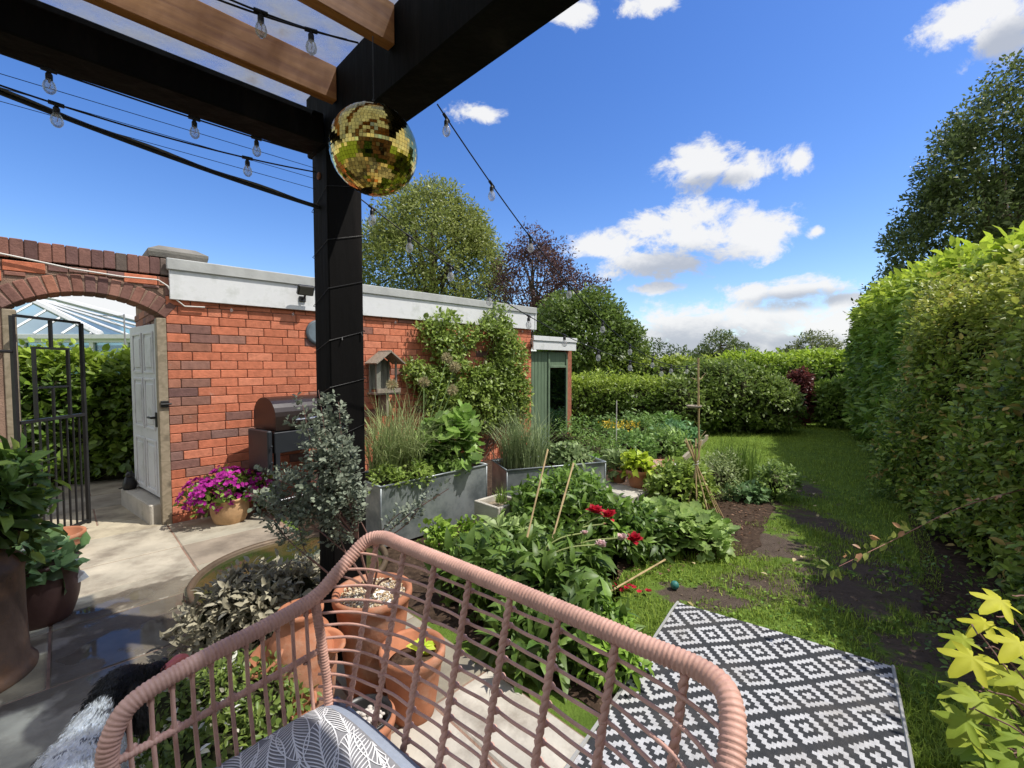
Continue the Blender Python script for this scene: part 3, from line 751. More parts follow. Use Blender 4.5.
m = MB(); m.box(W(-.965, .06, SP / 2 - .01), .036, .062, SP / 2 + .01, A_, B_, Z_, .004); m.build('jamb_timber', POSTW, aw)
m = MB(); m.box(W(-.03, -.012, 1.14), .03, .008, .03, A_, B_, Z_, .003); m.tube([W(-.06, -.025, 1.14), W(.02, -.025, 1.14)], .008, 8); m.build('latch', BLACKM, aw)
# stone cap on its pier
pc = empty('pier_cap', W(.12, .25, 2.3), 'square stone cap on brick pier at the left end of the fascia', 'pier cap')
m = MB(); m.cur = (.22, .12, .09); m.box(W(.12, .24, 2.42), .17, .17, .07, A_, B_, Z_, .01); m.build('pier', BRICK, pc)
m = MB(); m.cur = (.20, .19, .17); c = W(.12, .24, 0)
def ring(hw, z): return [c + A_ * (hw * i) + B_ * (hw * j) + Z_ * z for i, j in ((-1, -1), (1, -1), (1, 1), (-1, 1))]
vs = ring(.22, 2.49) + ring(.23, 2.53) + ring(.23, 2.555) + ring(.14, 2.61)
m.add(vs, [(3, 2, 1, 0), (12, 13, 14, 15)] + [(l * 4 + i, l * 4 + (i + 1) % 4, l * 4 + 4 + (i + 1) % 4, l * 4 + 4 + i) for l in range(3) for i in range(4)])
m.build('cap_slab', STONE, pc)

# ------------------------------------------------------------------ iron gate standing open
g0 = Vector((-3.73, 3.35, 0)); g1 = Vector((-3.83, 3.99, 0)); GA = (g1 - g0).normalized(); GN = Vector((-GA.y, GA.x, 0)); GW = (g1 - g0).length
gt = empty('iron_gate', g0, 'black wrought iron gate with close upright bars, swung open in the brick arch', 'gate')
def gpnt(s, z): return g0 + GA * (s * GW) + Z_ * z
m = MB()
for s in (0, 1): m.box(gpnt(s, .97), .013, .013, .90, GA, GN, Z_, .002)
m.box(gpnt(.5, 1.872), GW / 2 - .018, .012, .010, GA, GN, Z_); m.box(gpnt(.5, 1.06), GW / 2 - .018, .016, .012, GA, GN, Z_); m.box(gpnt(.5, .10), GW / 2 - .018, .014, .012, GA, GN, Z_)
m.build('gate_frame', BLACKM, gt)
m = MB()
for s in (.26, .76): m.box(gpnt(s, 1.35), .010, .010, .276, GA, GN, Z_)
m.box(gpnt(.51, 1.635), GW * .25 + .01, .010, .009, GA, GN, Z_); m.box(gpnt(.51, 1.753), .010, .010, .108, GA, GN, Z_)
m.box(gpnt(.51, 1.19), .008, .008, .118, GA, GN, Z_)
m.box(gpnt(.51, 1.318), GW * .25 - .011, .007, .007, GA, GN, Z_)
m.build('scroll_panel', BLACKM, gt)
for i in range(9):
    m = MB(); m.box(gpnt((i + 1) / 10, .58), .0055, .0055, .466, GA, GN, Z_); m.build('bar', BLACKM, gt)
for z in (.4, 1.6):
    m = MB(); m.tube([gpnt(0, z) - GA * .02, gpnt(0, z) - GA * .16], .012, 8); m.build('hinge', BLACKM, gt)

# black doorstop by the white door
m = MB(); c = DP(-.10, .98, .20)
e = empty('doorstop', c, 'small black cat shaped doorstop at the foot of the white side door', 'doorstop')
m.lathe(c, [(.05, .0), (.06, .02), (.057, .07), (.042, .12), (.03, .14), (.0, .15)], 16); m.sphere(c + Vector((.02, -.02, .155)), .036, 12, 8)
for s in (-1, 1): m.lathe(c + Vector((.02 + s * .02, -.02, .178)), [(.014, 0), (.0, .035)], 6)
m.build('body', BLACKM, e, True)
m = MB(); m.tube([c + Vector((-.04, .0, .012)), c + Vector((-.07, -.01, .014)), c + Vector((-.08, -.04, .016))], [.010, .009, .005], 8); m.build('tail', BLACKM, e, True)

# ------------------------------------------------------------------ things on the outhouse wall
pl = empty('wall_plaque', W(1.39, -.02, 1.87), 'round slate blue plaque on the brick wall just left of the black post', 'plaque')
q = -B_
m = MB(); m.lathe(W(1.39, 0, 1.87), [(.0, .0), (.14, .0), (.145, .01), (.14, .022), (.12, .026)], 32, q); m.build('rim', mat('pewter', (.10, .12, .14), rough=.5, bump=.1), pl, True)
m = MB(); m.lathe(W(1.39, -.027, 1.87), [(.118, -.004), (.118, .0), (.0, .002)], 32, q); m.build('face', mat('slate_blue', (.13, .17, .20), rough=.6, bump=.2), pl)
fl = empty('floodlight', W(1.2, -.05, 2.31), 'small black floodlight tilted down on the white fascia board', 'light')
dq = (-B_ + Vector((0, 0, -.55))).normalized(); uq = A_.cross(dq).normalized()
m = MB(); m.box(W(1.2, -.15, 2.31), .085, .022, .055, A_, dq, uq, .008); m.build('lamp_housing', BLACKM, fl)
m = MB(); m.box(W(1.2, -.15, 2.31) + dq * .0235, .07, .002, .042, A_, dq, uq); m.build('lens', mat('lamp_lens', (.12, .11, .10), rough=.1, var=0, bump=0), fl)
m = MB(); m.tube([W(1.2, -.048, 2.23), W(1.2, -.11, 2.23), W(1.2, -.14, 2.27)], .012, 8); m.box(W(1.2, -.055, 2.225), .035, .01, .03, A_, B_, Z_, .004); m.build('bracket', BLACKM, fl)

bh = empty('bird_house', W(2.13, -.12, 1.3), 'weathered grey wooden bird feeder house with pitched roof on the brick wall', 'bird house')
OLDW2 = mat('silvered_wood', (.20, .20, .165), rough=.85, var=.35, scale=9, bump=.5, bscale=30, stretch=(4, 4, .6))
ca = 2.13
m = MB()
for s in (-1, 1):
    up = (Z_ * .72 + A_ * (-s * 0) ).normalized()
    dirn = (A_ * (s * .78) - Z_ * .60).normalized(); nn = (A_ * (s * .60) + Z_ * .78).normalized()
    m.box(W(ca, -.17, 1.665) + dirn * .115, .13, .15, .009, dirn, B_, nn, .002)
m.build('roof', OLDWOOD, bh)
m = MB()
for s in (-1, 1): m.box(W(ca + s * .13, -.20, 1.36), .011, .011, .20, A_, B_, Z_, .002); m.box(W(ca + s * .13, -.03, 1.36), .011, .011, .20, A_, B_, Z_, .002)
m.prism([W(ca - .13, -.016, 1.2), W(ca + .13, -.016, 1.2), W(ca + .13, -.016, 1.545), W(ca, -.016, 1.64), W(ca - .13, -.016, 1.545)], B_ * .012)
m.box(W(ca - .10, -.2, 1.36), .018, .008, .19, A_, B_, Z_)
m.build('frame', OLDW2, bh)
m = MB(); m.box(W(ca, -.13, 1.15), .16, .12, .012, A_, B_, Z_, .002); m.box(W(ca, -.255, 1.185), .16, .007, .028, A_, B_, Z_, .002)
m.box(W(ca, -.12, 1.0), .015, .1, .13, A_, B_, Z_); m.build('tray', OLDWOOD, bh)

# green painted store at the end
gs = empty('green_shed', W(5.5, .2, 0), 'green boarded lean-to store with open window at the far end of the outhouse', 'shed')
m = MB()
for i in range(5): m.box(W(5.05 + .012 + i * .086, .03, .86), .041, .012, .88, A_, B_, Z_, .005)
m.box(W(5.73, .03, 1.60), .27, .012, .14, A_, B_, Z_, .004)
m.build('boards', GREENP, gs)
m = MB(); m.box(W(5.47, .012, .85), .022, .02, .86, A_, B_, Z_, .003); m.box(W(5.985, .012, .85), .022, .02, .86, A_, B_, Z_, .003); m.box(W(5.73, .012, 1.47), .234, .02, .02, A_, B_, Z_, .003); m.build('window_frame', mat('green_frame', (.14, .20, .13), rough=.6), gs)
m = MB(); m.box(W(5.05, 1.3, .9), .012, 1.2, .87, A_, B_, Z_); m.box(W(6.1, 1.3, .9), .10, 1.25, .87, A_, B_, Z_); m.box(W(5.55, 2.4, .9), .44, .02, .87, A_, B_, Z_)
m.cur = (.4, .12, .07); m.build('side_wall', mat('shed_brick', (.33, .12, .07), rough=.9, var=.3, scale=20, bump=.4), gs)
m = MB(); m.box(W(5.56, -.07, 1.84), .60, .015, .075, A_, B_, Z_, .003); m.box(W(5.56, -.085, 1.96), .61, .018, .04, A_, B_, Z_, .003); m.build('fascia_board', WPAINT, gs)
m = MB(); m.box(W(5.56, 1.15, 1.90), .58, 1.2, .05, A_, B_, Z_, .003); m.build('roof', GREYTRIM, gs)
m = MB()
m.box(W(5.72, .75, .9), .3, .01, .85, A_, B_, Z_); m.box(W(5.72, .6, .95), .22, .25, .02, A_, B_, Z_); m.box(W(5.62, .9, 1.08), .05, .08, .10, A_, B_, Z_, .01); m.box(W(5.8, .95, 1.03), .06, .06, .06, A_, B_, Z_, .01)
m.tube([W(5.6, .5, 0), W(5.85, .7, 1.3)], .015, 6); m.tube([W(5.7, .5, 0), W(5.72, .7, 1.2)], .02, 6)
m.build('stored_tools', mat('pale_boards', (.42, .37, .29), rough=.9, var=.3), gs)
m = MB(); m.box(W(5.73, .01, .85), .23, .003, .58, A_, B_, Z_); m.build('pane', PANEG, gs)

# ------------------------------------------------------------------ pergola
PC = Vector((-.878, 2.284, 0)); PW = .175
pg = empty('pergola', PC, 'black timber pergola post and beams with brown rafters and cloudy roof sheet', 'pergola')
m = MB(); m.box(PC + Z_ * 1.27, PW / 2, PW / 2, 1.27, A_, B_, Z_, .006); m.build('post', BLACKWOOD, pg)
m = MB(); c = PC - A_ * 1.6 + Z_ * 2.615; m.box(c + A_ * (-.0), 1.505, PW / 2 - .003, .07, A_, B_, Z_, .006); m.build('beam', BLACKWOOD, pg)
m = MB(); m.box(PC - B_ * 1.6 + Z_ * 2.70, PW / 2, 1.75, .148, A_, B_, Z_, .006)
m.build('beam', BLACKWOOD, pg)
m = MB(); m.box(PC - B_ * 1.65 + Z_ * 2.72 + A_ * (PW / 2 + .024), .02, 1.7, .125, A_, B_, Z_, .003); m.build('beam_cladding', BLACKWOOD, pg)
RO = []
for i, t in enumerate((.193, .69, 1.19, 1.69, 2.2)):
    p = PC - B_ * t - A_ * (PW / 2)
    m = MB(); m.box(p - A_ * 1.5 + Z_ * 2.765, 1.496, .024, .075, A_, B_, Z_, .003); m.build('rafter', RAFT, pg); RO.append(p)
# plastic roof sheet, weathered and dirty
def roofmat():
    m = bpy.data.materials.new('roof_sheet'); nt, N, L = nodes(m)
    out = N.new('ShaderNodeOutputMaterial'); p = N.new('ShaderNodeBsdfPrincipled'); p.inputs['Roughness'].default_value = .6
    t = N.new('ShaderNodeBsdfTransparent'); t.inputs[0].default_value = (.80, .88, .97, 1); tl = N.new('ShaderNodeBsdfTranslucent')
    tc = N.new('ShaderNodeTexCoord'); n = N.new('ShaderNodeTexNoise'); n.inputs['Scale'].default_value = 3.5; n.inputs['Detail'].default_value = 9; n.inputs['Roughness'].default_value = .7
    L.new(tc.outputs['Object'], n.inputs[0]); r = N.new('ShaderNodeValToRGB'); L.new(n.outputs['Fac'], r.inputs[0])
    e = r.color_ramp.elements; e[0].position = .40; e[0].color = (.55, .55, .55, 1); e[1].position = .72; e[1].color = (.40, .30, .20, 1); k = r.color_ramp.elements.new(.62); k.color = (.60, .58, .54, 1)
    L.new(r.outputs[0], p.inputs['Base Color']); L.new(r.outputs[0], tl.inputs[0])
    a = N.new('ShaderNodeMapRange'); a.inputs[1].default_value = .4; a.inputs[2].default_value = .68; a.inputs[3].default_value = .22; a.inputs[4].default_value = .7; L.new(n.outputs['Fac'], a.inputs[0])
    m1 = N.new('ShaderNodeMixShader'); m1.inputs[0].default_value = .40; L.new(p.outputs[0], m1.inputs[1]); L.new(tl.outputs[0], m1.inputs[2])
    m2 = N.new('ShaderNodeMixShader'); L.new(a.outputs[0], m2.inputs[0]); L.new(t.outputs[0], m2.inputs[1]); L.new(m1.outputs[0], m2.inputs[2])
    L.new(m2.outputs[0], out.inputs[0]); return m
m = MB(); m.box(PC - B_ * 1.50 - A_ * 1.43 + Z_ * 2.858, 1.55, 1.82, .004, A_, B_, Z_); m.build('roof_sheet', roofmat(), pg)
m = MB(); m.lathe(PC - A_ * (PW / 2 + .0) + Z_ * 2.42, [(.018, -.005), (.018, .006), (.0, .012)], 8, -A_); m.build('bolt', mat('rusty_bolt', (.2, .07, .03), rough=.8), pg)

# low house extension added behind the viewpoint for the mirror ball to reflect
he = empty('added_house_extension', W(-2.5, -6.4, 0), 'added low brick house extension behind the viewpoint, there only for the mirror ball to reflect', 'house')
m = MB()
for a0, a1, z0, z1 in ((-6.5, -4.2, 0, 2.6), (-4.2, -1.6, 2.1, 2.6), (-1.6, -.9, 0, 2.6), (-.9, .2, 0, .9), (-.9, .2, 2.0, 2.6), (.2, .7, 0, 2.6)): m.box(W((a0 + a1) / 2, -6.62, (z0 + z1) / 2), (a1 - a0) / 2, .15, (z1 - z0) / 2, A_, B_, Z_)
m.build('wall', mat('house_brick', (.30, .15, .10), rough=.9, var=.35, scale=9, bump=.3), he)
m = MB(); m.box(W(-2.9, -7.7, 2.66), 3.7, 1.3, .05, A_, B_, Z_); m.build('roof', GREYTRIM, he)
m = MB(); m.box(W(-2.9, -8.9, 1.3), 3.6, .05, 1.3, A_, B_, Z_); m.box(W(-6.45, -7.8, 1.3), .05, 1.05, 1.3, A_, B_, Z_); m.box(W(.65, -7.8, 1.3), .05, 1.05, 1.3, A_, B_, Z_); m.build('inner_wall', mat('plaster', (.5, .47, .42), rough=.9), he)
m = MB()
for x in (-4.17, -2.9, -1.63): m.box(W(x, -6.6, 1.05), .035, .04, 1.05, A_, B_, Z_)
m.box(W(-2.9, -6.6, 2.07), 1.23, .04, .03, A_, B_, Z_); d = m.build('door', WPAINT, he); tag(d, 'white glazed patio doors of the added extension')
m = MB(); m.box(W(-2.9, -6.6, 1.03), 1.22, .006, 1.0, A_, B_, Z_); m.build('pane', PANEG, d)
m = MB()
for x in (-.87, -.35, .17): m.box(W(x, -6.6, 1.45), .03, .04, .55, A_, B_, Z_)
d = m.build('window', WPAINT, he)
m = MB(); m.box(W(-.35, -6.6, 1.45), .49, .006, .54, A_, B_, Z_); m.build('pane', PANEG, d)

# wire of tiny lights wound round the post
fw = MB(); pts = []
hw = PW / 2 + .004
for i in range(26):
    k = i % 4; cr_ = [(-1, -1), (1, -1), (1, 1), (-1, 1)][k]
    pts.append(PC + A_ * (hw * cr_[0]) + B_ * (hw * cr_[1]) + Z_ * (.9 + i * .060 + random.uniform(-.012, .012)))
e = empty('wrapped_light_wire', PC, 'thin black fairy light wire wound around the black post', 'light wire')
fw.tube(pts, .0018, 5); fw.build('wire', CABLE, e)
for i in range(10):
    m = MB(); k = random.randrange(len(pts) - 1); p = pts[k].lerp(pts[k + 1], random.random()); nrm = (p - PC); nrm.z = 0; nrm.normalize()
    m.tube([p, p + nrm * .012 + Z_ * random.uniform(-.03, .03)], .003, 5); m.build('led_bud', mat('clear_bud', (.03, .03, .03), rough=.5, bump=0), e)

# ------------------------------------------------------------------ mirror ball
BC = Vector((-.495, 1.64, 2.268)); BR = .150
ball = empty('mirror_ball', BC, 'gold mirror ball hanging beside the black post under the pergola', 'mirror ball')
GOLD = mat('gold_mirror', (.62, .47, .13), rough=.06, metal=1, var=.25, scale=30, bump=0)
m = MB(); NR = 40
for i in range(NR):
    th = -PI / 2 + PI * (i + .5) / NR; nn = max(4, int(2 * NR * math.cos(th)))
    hz = PI * BR / NR / 2 * .95; hx = PI * BR * math.cos(th) / nn * .94
    for k in range(nn):
        a = 2 * PI * (k + .5) / nn; nrm = Vector((math.cos(th) * math.cos(a), math.cos(th) * math.sin(a), math.sin(th)))
        tx = Vector((-math.sin(a), math.cos(a), 0)); n2 = (nrm + Vector([random.gauss(0, .018) for _ in range(3)])).normalized(); tx = (tx - n2 * tx.dot(n2)).normalized(); tz = n2.cross(tx)
        c = BC + nrm * (BR + .0025)
        m.add([c - tx * hx - tz * hz, c + tx * hx - tz * hz, c + tx * hx + tz * hz, c - tx * hx + tz * hz], [(0, 1, 2, 3)])
m.build('mirror_tiles', GOLD, ball)
m = MB(); m.sphere(BC, BR, 40, 24); m.build('ball_core', mat('grout', (.12, .085, .02), rough=.4, metal=.6, bump=0), ball, True)
m = MB(); m.lathe(BC + Z_ * BR, [(.018, -.004), (.018, .012), (.006, .016), (.004, .03)], 12); m.tube([BC + Z_ * (BR + .02), BC + Z_ * .40], .002, 5); m.build('hanging_cap', BLACKM, ball)

# ------------------------------------------------------------------ string lights
def projx(p): return 512 + F * p.x / p.y
def strlights(name, label, pts, bulbs, rad=.0032, drop=.0, bsize=.0175, group='strings of clear festoon bulbs', cat='string lights', cab=CABLE, sock=True):
    e = empty(name, pts[0], label, cat, group)
    m = MB(); m.tube(pts, rad, 6); m.build('cable', cab, e)
    L_ = [0]
    for i in range(1, len(pts)): L_.append(L_[-1] + (Vector(pts[i]) - Vector(pts[i - 1])).length)
    for b in bulbs:
        if b > 1.5:
            i = min(range(len(pts) - 1), key=lambda j: min(abs(projx(pts[j].lerp(pts[j + 1], f / 8)) - b) for f in range(9))); f = min(range(9), key=lambda f: abs(projx(pts[i].lerp(pts[i + 1], f / 8)) - b)) / 8
            b = (L_[i] + f * (L_[i + 1] - L_[i])) / L_[-1]
        d = b * L_[-1]; i = max(j for j in range(len(pts) - 1) if L_[j] <= d + 1e-9) if d < L_[-1] else len(pts) - 2
        p = Vector(pts[i]).lerp(Vector(pts[i + 1]), (d - L_[i]) / max(L_[i + 1] - L_[i], 1e-6))
        s = bsize / .021
        bm = MB(); bm.lathe(p - Z_ * (.038 * s), [(.0, -.058 * s), (.010 * s, -.055 * s), (.019 * s, -.044 * s), (.0215 * s, -.030 * s), (.018 * s, -.014 * s), (.011 * s, -.002 * s), (.010 * s, .006 * s)], 14)
        bo = bm.build('bulb', BULBG, e, True)
        if sock:
            sm = MB(); sm.lathe(p - Z_ * (.036 * s), [(.0115 * s, -.002 * s), (.0115 * s, .018 * s), (.007 * s, .026 * s), (.007 * s, .034 * s), (.0, .036 * s)], 10); sm.tube([p - (Vector(pts[i + 1]) - Vector(pts[i])).normalized() * .02, p + (Vector(pts[i + 1]) - Vector(pts[i])).normalized() * .02], .007, 6); sm.build('socket', CABLE, bo)
            fm = MB(); fm.tube([p - Z_ * (.045 * s), p - Z_ * (.058 * s) + A_ * .003, p - Z_ * (.072 * s)], .0012, 4); fm.tube([p - Z_ * (.042 * s), p - Z_ * (.05 * s)], .004 * s, 6); fm.build('filament', mat('filament', (.5, .45, .4), rough=.4, bump=0), bo)
    return e
def arc(p, q, sag, n=24): return [Vector(p).lerp(Vector(q), i / n) - Z_ * (4 * sag * (i / n) * (1 - i / n)) for i in range(n + 1)]
zr = 2.66
q0 = G(120, -45, zr); q1 = G(363, 53, zr); strlights('string_light', 'upper string of bulbs crossing under the roof sheet between the two brown rafters', arc(q0, q1, .03), [269])
q0 = G(130, -28, zr - .02); q1 = G(352, 50, zr - .02); strlights('string_light', 'black cable with one bulb crossing the roof bay close to the rafter end', arc(q0, q1, .02), [317])
def beamline(x0, y0, x1, y1, off, zz, ext_=.25):
    p, q = G(x0, y0, zz), G(x1, y1, zz); return p + (p - q) * ext_, q
p, q = G(-30, 47, 2.50), G(318, 160, 2.50); strlights('string_light', 'bulb string running close under the edge of the left black beam', arc(p, q, .01), [62, 202, 262])
p, q = G(-30, 78, 2.42), G(320, 176, 2.42); strlights('string_light', 'slack bulb string hanging between the left beam and the thick cable', arc(p, q, .03), [67, 252])
pe = Vector((PC.x - .01, PC.y - .0, 2.27)) - A_ * PW * .4
e = empty('thick_cable', pe, 'thick grey black cable sagging from the post to the upper left', 'cable')
m = MB(); ps = arc(Vector((-1.98, 1.42, 2.50)), pe, .02); m.tube(ps, .009, 8); m.build('cable', CABLE, e)
m = MB(); m.tube([p_ + Vector((0, 0, .010)) + B_ * (.010 * math.sin(i * .9)) for i, p_ in enumerate(ps)], .005, 6); m.build('twisted_lead', mat('grey_cable', (.12, .11, .10), rough=.5, bump=0), e)
for i in range(3):
    p, q = G(-60, 60 + 14 * i, 2.45), Vector((PC.x - .07, PC.y - .08, 2.45 - .05 * i))
    e = empty('guy_wire', q, ['fine wire from the post passing lowest behind the bulbs', 'fine middle wire stretched from the post beside the beam', 'fine wire closest to the underside of the beam near the post'][i], 'wire', 'fine wires stretched from the post')
    m = MB(); m.tube([p, q], .0013, 4); m.build('wire', CABLE, e)
# two strings out to the tall cane
pole_top = Vector((2.08, 5.0, 1.52))
st = PC - B_ * .66 + A_ * (PW / 2 + .05) + Z_ * 2.59
strlights('string_light', 'long bulb string sagging from the pergola beam corner across the sky', arc(st, pole_top, .38, 40), [.015, .1, .19, .30, .42, .54, .66, .78, .9])
st2 = PC + A_ * (PW / 2 + .01) - B_ * .03 + Z_ * 2.36
strlights('string_light', 'lower bulb string sagging from the post in front of the big pale tree', arc(st2, pole_top + Vector((0, 0, -.05)), .27, 40), [.02, .08, .155, .235, .33, .43, .54, .66, .8], bsize=.02)
# pale rope light along the arch
ps = [W(-1.5, -.03, 2.40), W(-1.2, -.03, 2.37), W(-.9, -.03, 2.33), W(-.6, -.03, 2.285), W(-.3, -.03, 2.265), W(-.05, -.03, 2.27), W(.02, -.035, 2.22), W(.06, -.035, 2.12), W(.14, -.03, 2.05), W(.30, -.03, 2.055)]
e = empty('rope_light', ps[5], 'pale rope light draped across the top of the brick arch', 'rope light'); m = MB(); m.tube(ps, .007, 8); m.build('rope', WCABLE, e)
strlights('fairy_light_string', 'thin string of small clear bulbs under the white fascia board', [W(.3, -.02, 2.075)] + [W(.3 + .5 * i, -.02, 2.09 + .012 * (i % 2)) for i in range(1, 10)], [.05, .18, .32, .46, .6, .74, .88, .99], rad=.002, bsize=.013, group='fairy lights', sock=False)
#PART3
# ------------------------------------------------------------------ barbecue
bq = empty('barbecue', W(1.0, -.6, 0), 'black and brown barrel lid barbecue on wheels against the brick wall', 'barbecue')
BO = Vector((-2.23, 4.18, 0)); BA = Vector((.57, .8216, 0)).normalized(); BB_ = Vector((-BA.y, BA.x, 0))
BW, BD = .74, .44
def BP(x, y, z): return BO + BA * x + BB_ * y + Z_ * (z * .95)
m = MB(); m.box(BP(BW / 2, .02, .80), BW / 2, .012, .10, BA, BB_, Z_, .006); m.build('front_panel', DKGREY, bq)
m = MB(); m.box(BP(BW / 2, BD / 2 + .02, .80), BW / 2 - .02, BD / 2 - .02, .11, BA, BB_, Z_, .01); m.build('firebox', BLACKM, bq)
m = MB(); m.box(BP(-.05, BD / 2 - .04, .72), .022, BD / 2 - .03, .20, BA, BB_, Z_, .01)
for z in (.62, .78): m.sphere(BP(-.05, -.052 + .02, z), .012, 8, 6)
m.build('folded_side_shelf', DKGREY, bq)
prof = [(-.02, .0)] + [(.19 - .21 * math.cos(t), .14 + .19 * math.sin(t)) for t in np.linspace(.0, PI, 14)] + [(.40, .0)]
m = MB(); zb = .92
poly = [BP(.02, .04 + y, zb + z) for y, z in prof]; m.prism(poly, BA * (BW - .04)); m.build('lid', BRNLID, bq)
m = MB(); m.box(BP(BW / 2, .035, zb + .07), BW / 2 - .02, .008, .065, BA, BB_, Z_, .003); m.build('lid_front', BLACKM, bq)
m = MB(); m.tube([BP(.18, -.03, 1.02), BP(.60, -.03, 1.02)], .014, 10); m.tube([BP(.22, -.03, 1.02), BP(.22, .04, 1.02)], .008, 6); m.tube([BP(.56, -.03, 1.02), BP(.56, .04, 1.02)], .008, 6); m.build('lid_handle', CHROME, bq)
for (x, y) in ((.03, .03), (BW - .03, .03), (.03, BD - .03), (BW - .03, BD - .03)):
    m = MB(); m.box(BP(x, y, .37), .022, .022, .33, BA, BB_, Z_, .003); m.build('leg', DKGREY, bq)
    m = MB(); m.lathe(BP(x, y, .042) - BA * .014, [(.012, 0), (.038, .0), (.042, .006), (.042, .022), (.038, .028), (.012, .028)], 18, BA); m.build('wheel', BLACKM, bq, True)
m = MB(); m.box(BP(BW / 2, BD / 2, .20), BW / 2 - .03, BD / 2 - .03, .014, BA, BB_, Z_, .003); m.build('lower_shelf', CHROME, bq)

# ------------------------------------------------------------------ pots
def pot(name, label, c, rt, rb, h, mt, lip=.02, lipw=.012, fill=SOIL, fillz=.04, cat='plant pot', group=None, belly=0):
    e = empty(name, c, label, cat, group); c = Vector(c)
    pr = [(rb * .9, 0), (rb, .006)]
    for i in range(1, 8):
        t = i / 8; pr.append((rb + (rt - rb) * t + belly * math.sin(PI * t), (h - lip) * t))
    pr += [(rt, h - lip - .004), (rt + lipw, h - lip), (rt + lipw * 1.15, h - lip * .5), (rt + lipw, h), (rt - .002, h + .002), (rt - .014, h - .006), (rt - .018 - (rt - rb) * .2, h - fillz - .03)]
    m = MB(); m.lathe(c, pr, 40); m.build('body', mt, e, True)
    if fill is not None:
        m = MB(); rr = rt - .012; rows_ = [(rr, 0), (rr * .7, .008), (rr * .35, .012), (0, .014)]; m.lathe(c + Z_ * (h - fillz), rows_, 24); m.build('compost', fill, e, True)
    return e
pc1 = G(213, 522); pc2 = W(.40, -.31, 0); pot('petunia_pot', 'tan woven pot holding magenta petunias by the brick wall', pc2, .155, .12, .25, TAN, belly=.02)
pot('terracotta_bowl', 'wide shallow orange terracotta bowl on the paving beside the iron gate', Vector((-3.55, 3.42, 0)), .165, .12, .19, TERRA, lip=.03, fillz=.07)
pot('round_brown_pot', 'rounded purple brown pot with grey green leaves and white flowers', Vector((-2.74, 2.55, 0)), .15, .12, .36, PURPOT, belly=.03)
# old rusty cylinder planter at the left edge
c = Vector((-2.60, 2.0, 0)); e = empty('rusty_planter', c, 'tall rusty brown cylinder planter with stepped top at the left edge', 'planter')
m = MB(); m.lathe(c, [(.285, 0), (.29, .03), (.275, .05), (.262, .08), (.255, .30), (.255, .50), (.26, .52), (.262, .54), (.25, .56), (.21, .60), (.20, .62), (.20, .66), (.185, .66), (.18, .60)], 48); m.build('body', RUST, e, True)
m = MB(); m.lathe(c + Z_ * .62, [(.19, 0), (.0, .01)], 24); m.build('compost', SOIL, e, True)
# pots between chair and post
gpot = Vector((-.645, 2.03, 0)); 
e = pot('gravel_topped_pot', 'big terracotta pot topped with pale gravel, in front of the black post', gpot, .165, .115, .46, TERRA, lip=.035, fill=None)
m = MB(); m.lathe(gpot + Z_ * .43, [(.15, 0), (.0, .01)], 24)
for i in range(700):
    a = random.random() * 6.283; r = .148 * math.sqrt(random.random()); cc = random.choice([(.5, .38, .22), (.58, .48, .33), (.42, .30, .18), (.6, .55, .45), (.35, .25, .16)]); m.cur = cc
    m.sphere(gpot + Vector((r * math.cos(a), r * math.sin(a), .437 + random.random() * .008)), random.uniform(.004, .008), 5, 4, (1, random.uniform(.7, 1.2), .7))
m.build('gravel', GRAVEL, e, True)
# strawberry jar with pouches
c = Vector((-.87, 1.80, 0)); e = empty('strawberry_jar', c, 'terracotta jar with open side pouches, seen through the chair arm', 'jar')
m = MB(); m.lathe(c, [(.09, 0), (.10, .01), (.125, .12), (.138, .26), (.130, .35), (.105, .41), (.078, .44), (.075, .465), (.088, .485), (.088, .50), (.076, .503), (.066, .48), (.062, .43), (.08, .38)], 40); m.build('body', TERRA, e, True)
def pouch(ang_, z, s=1.0):
    d = Vector((math.cos(ang_), math.sin(ang_), 0)); q = c + d * .125 + Z_ * z; ax = (d * .55 + Z_ * .84).normalized()
    mm = MB(); mm.lathe(q - ax * .03, [(.030 * s, -.06), (.046 * s, -.01), (.056 * s, .04), (.068 * s, .052), (.070 * s, .060), (.062 * s, .064), (.050 * s, .052), (.04 * s, .0), (.0, -.02)], 24, ax); mm.build('side_pouch', TERRA, e, True)
pouch(-2.3, .34, 1.2); pouch(-.2, .36, .85); pouch(1.4, .30, .9); pouch(-1.2, .18, .9)
p2 = Vector((-.425, 1.86, 0)); pot('terracotta_pot', 'tapered terracotta pot with a lime seedling behind the chair back', p2, .128, .088, .30, TERRA, lip=.045, lipw=.01, fill=SOIL, fillz=.07)
p3 = Vector((-.545, 1.60, 0)); e = pot('pebble_topped_pot', 'terracotta pot with black liner and white pebbles behind the cushion', p3, .100, .08, .20, TERRA, lip=.03, lipw=.01, fill=SOIL, fillz=.05)
m = MB(); m.lathe(p3 + Z_ * .195, [(.084, -.06), (.096, .0), (.100, .018), (.092, .020), (.084, .0), (.078, -.05)], 32); m.build('black_liner', BLACKM, e, True)
m = MB()
for i in range(70):
    a = random.random() * 6.283; r = .074 * math.sqrt(random.random()); m.sphere(p3 + Vector((r * math.cos(a), r * math.sin(a), .168 + random.random() * .016)), random.uniform(.008, .016), 7, 5, (1, random.uniform(.6, 1), .6))
m.build('white_pebbles', ROCK, e, True)
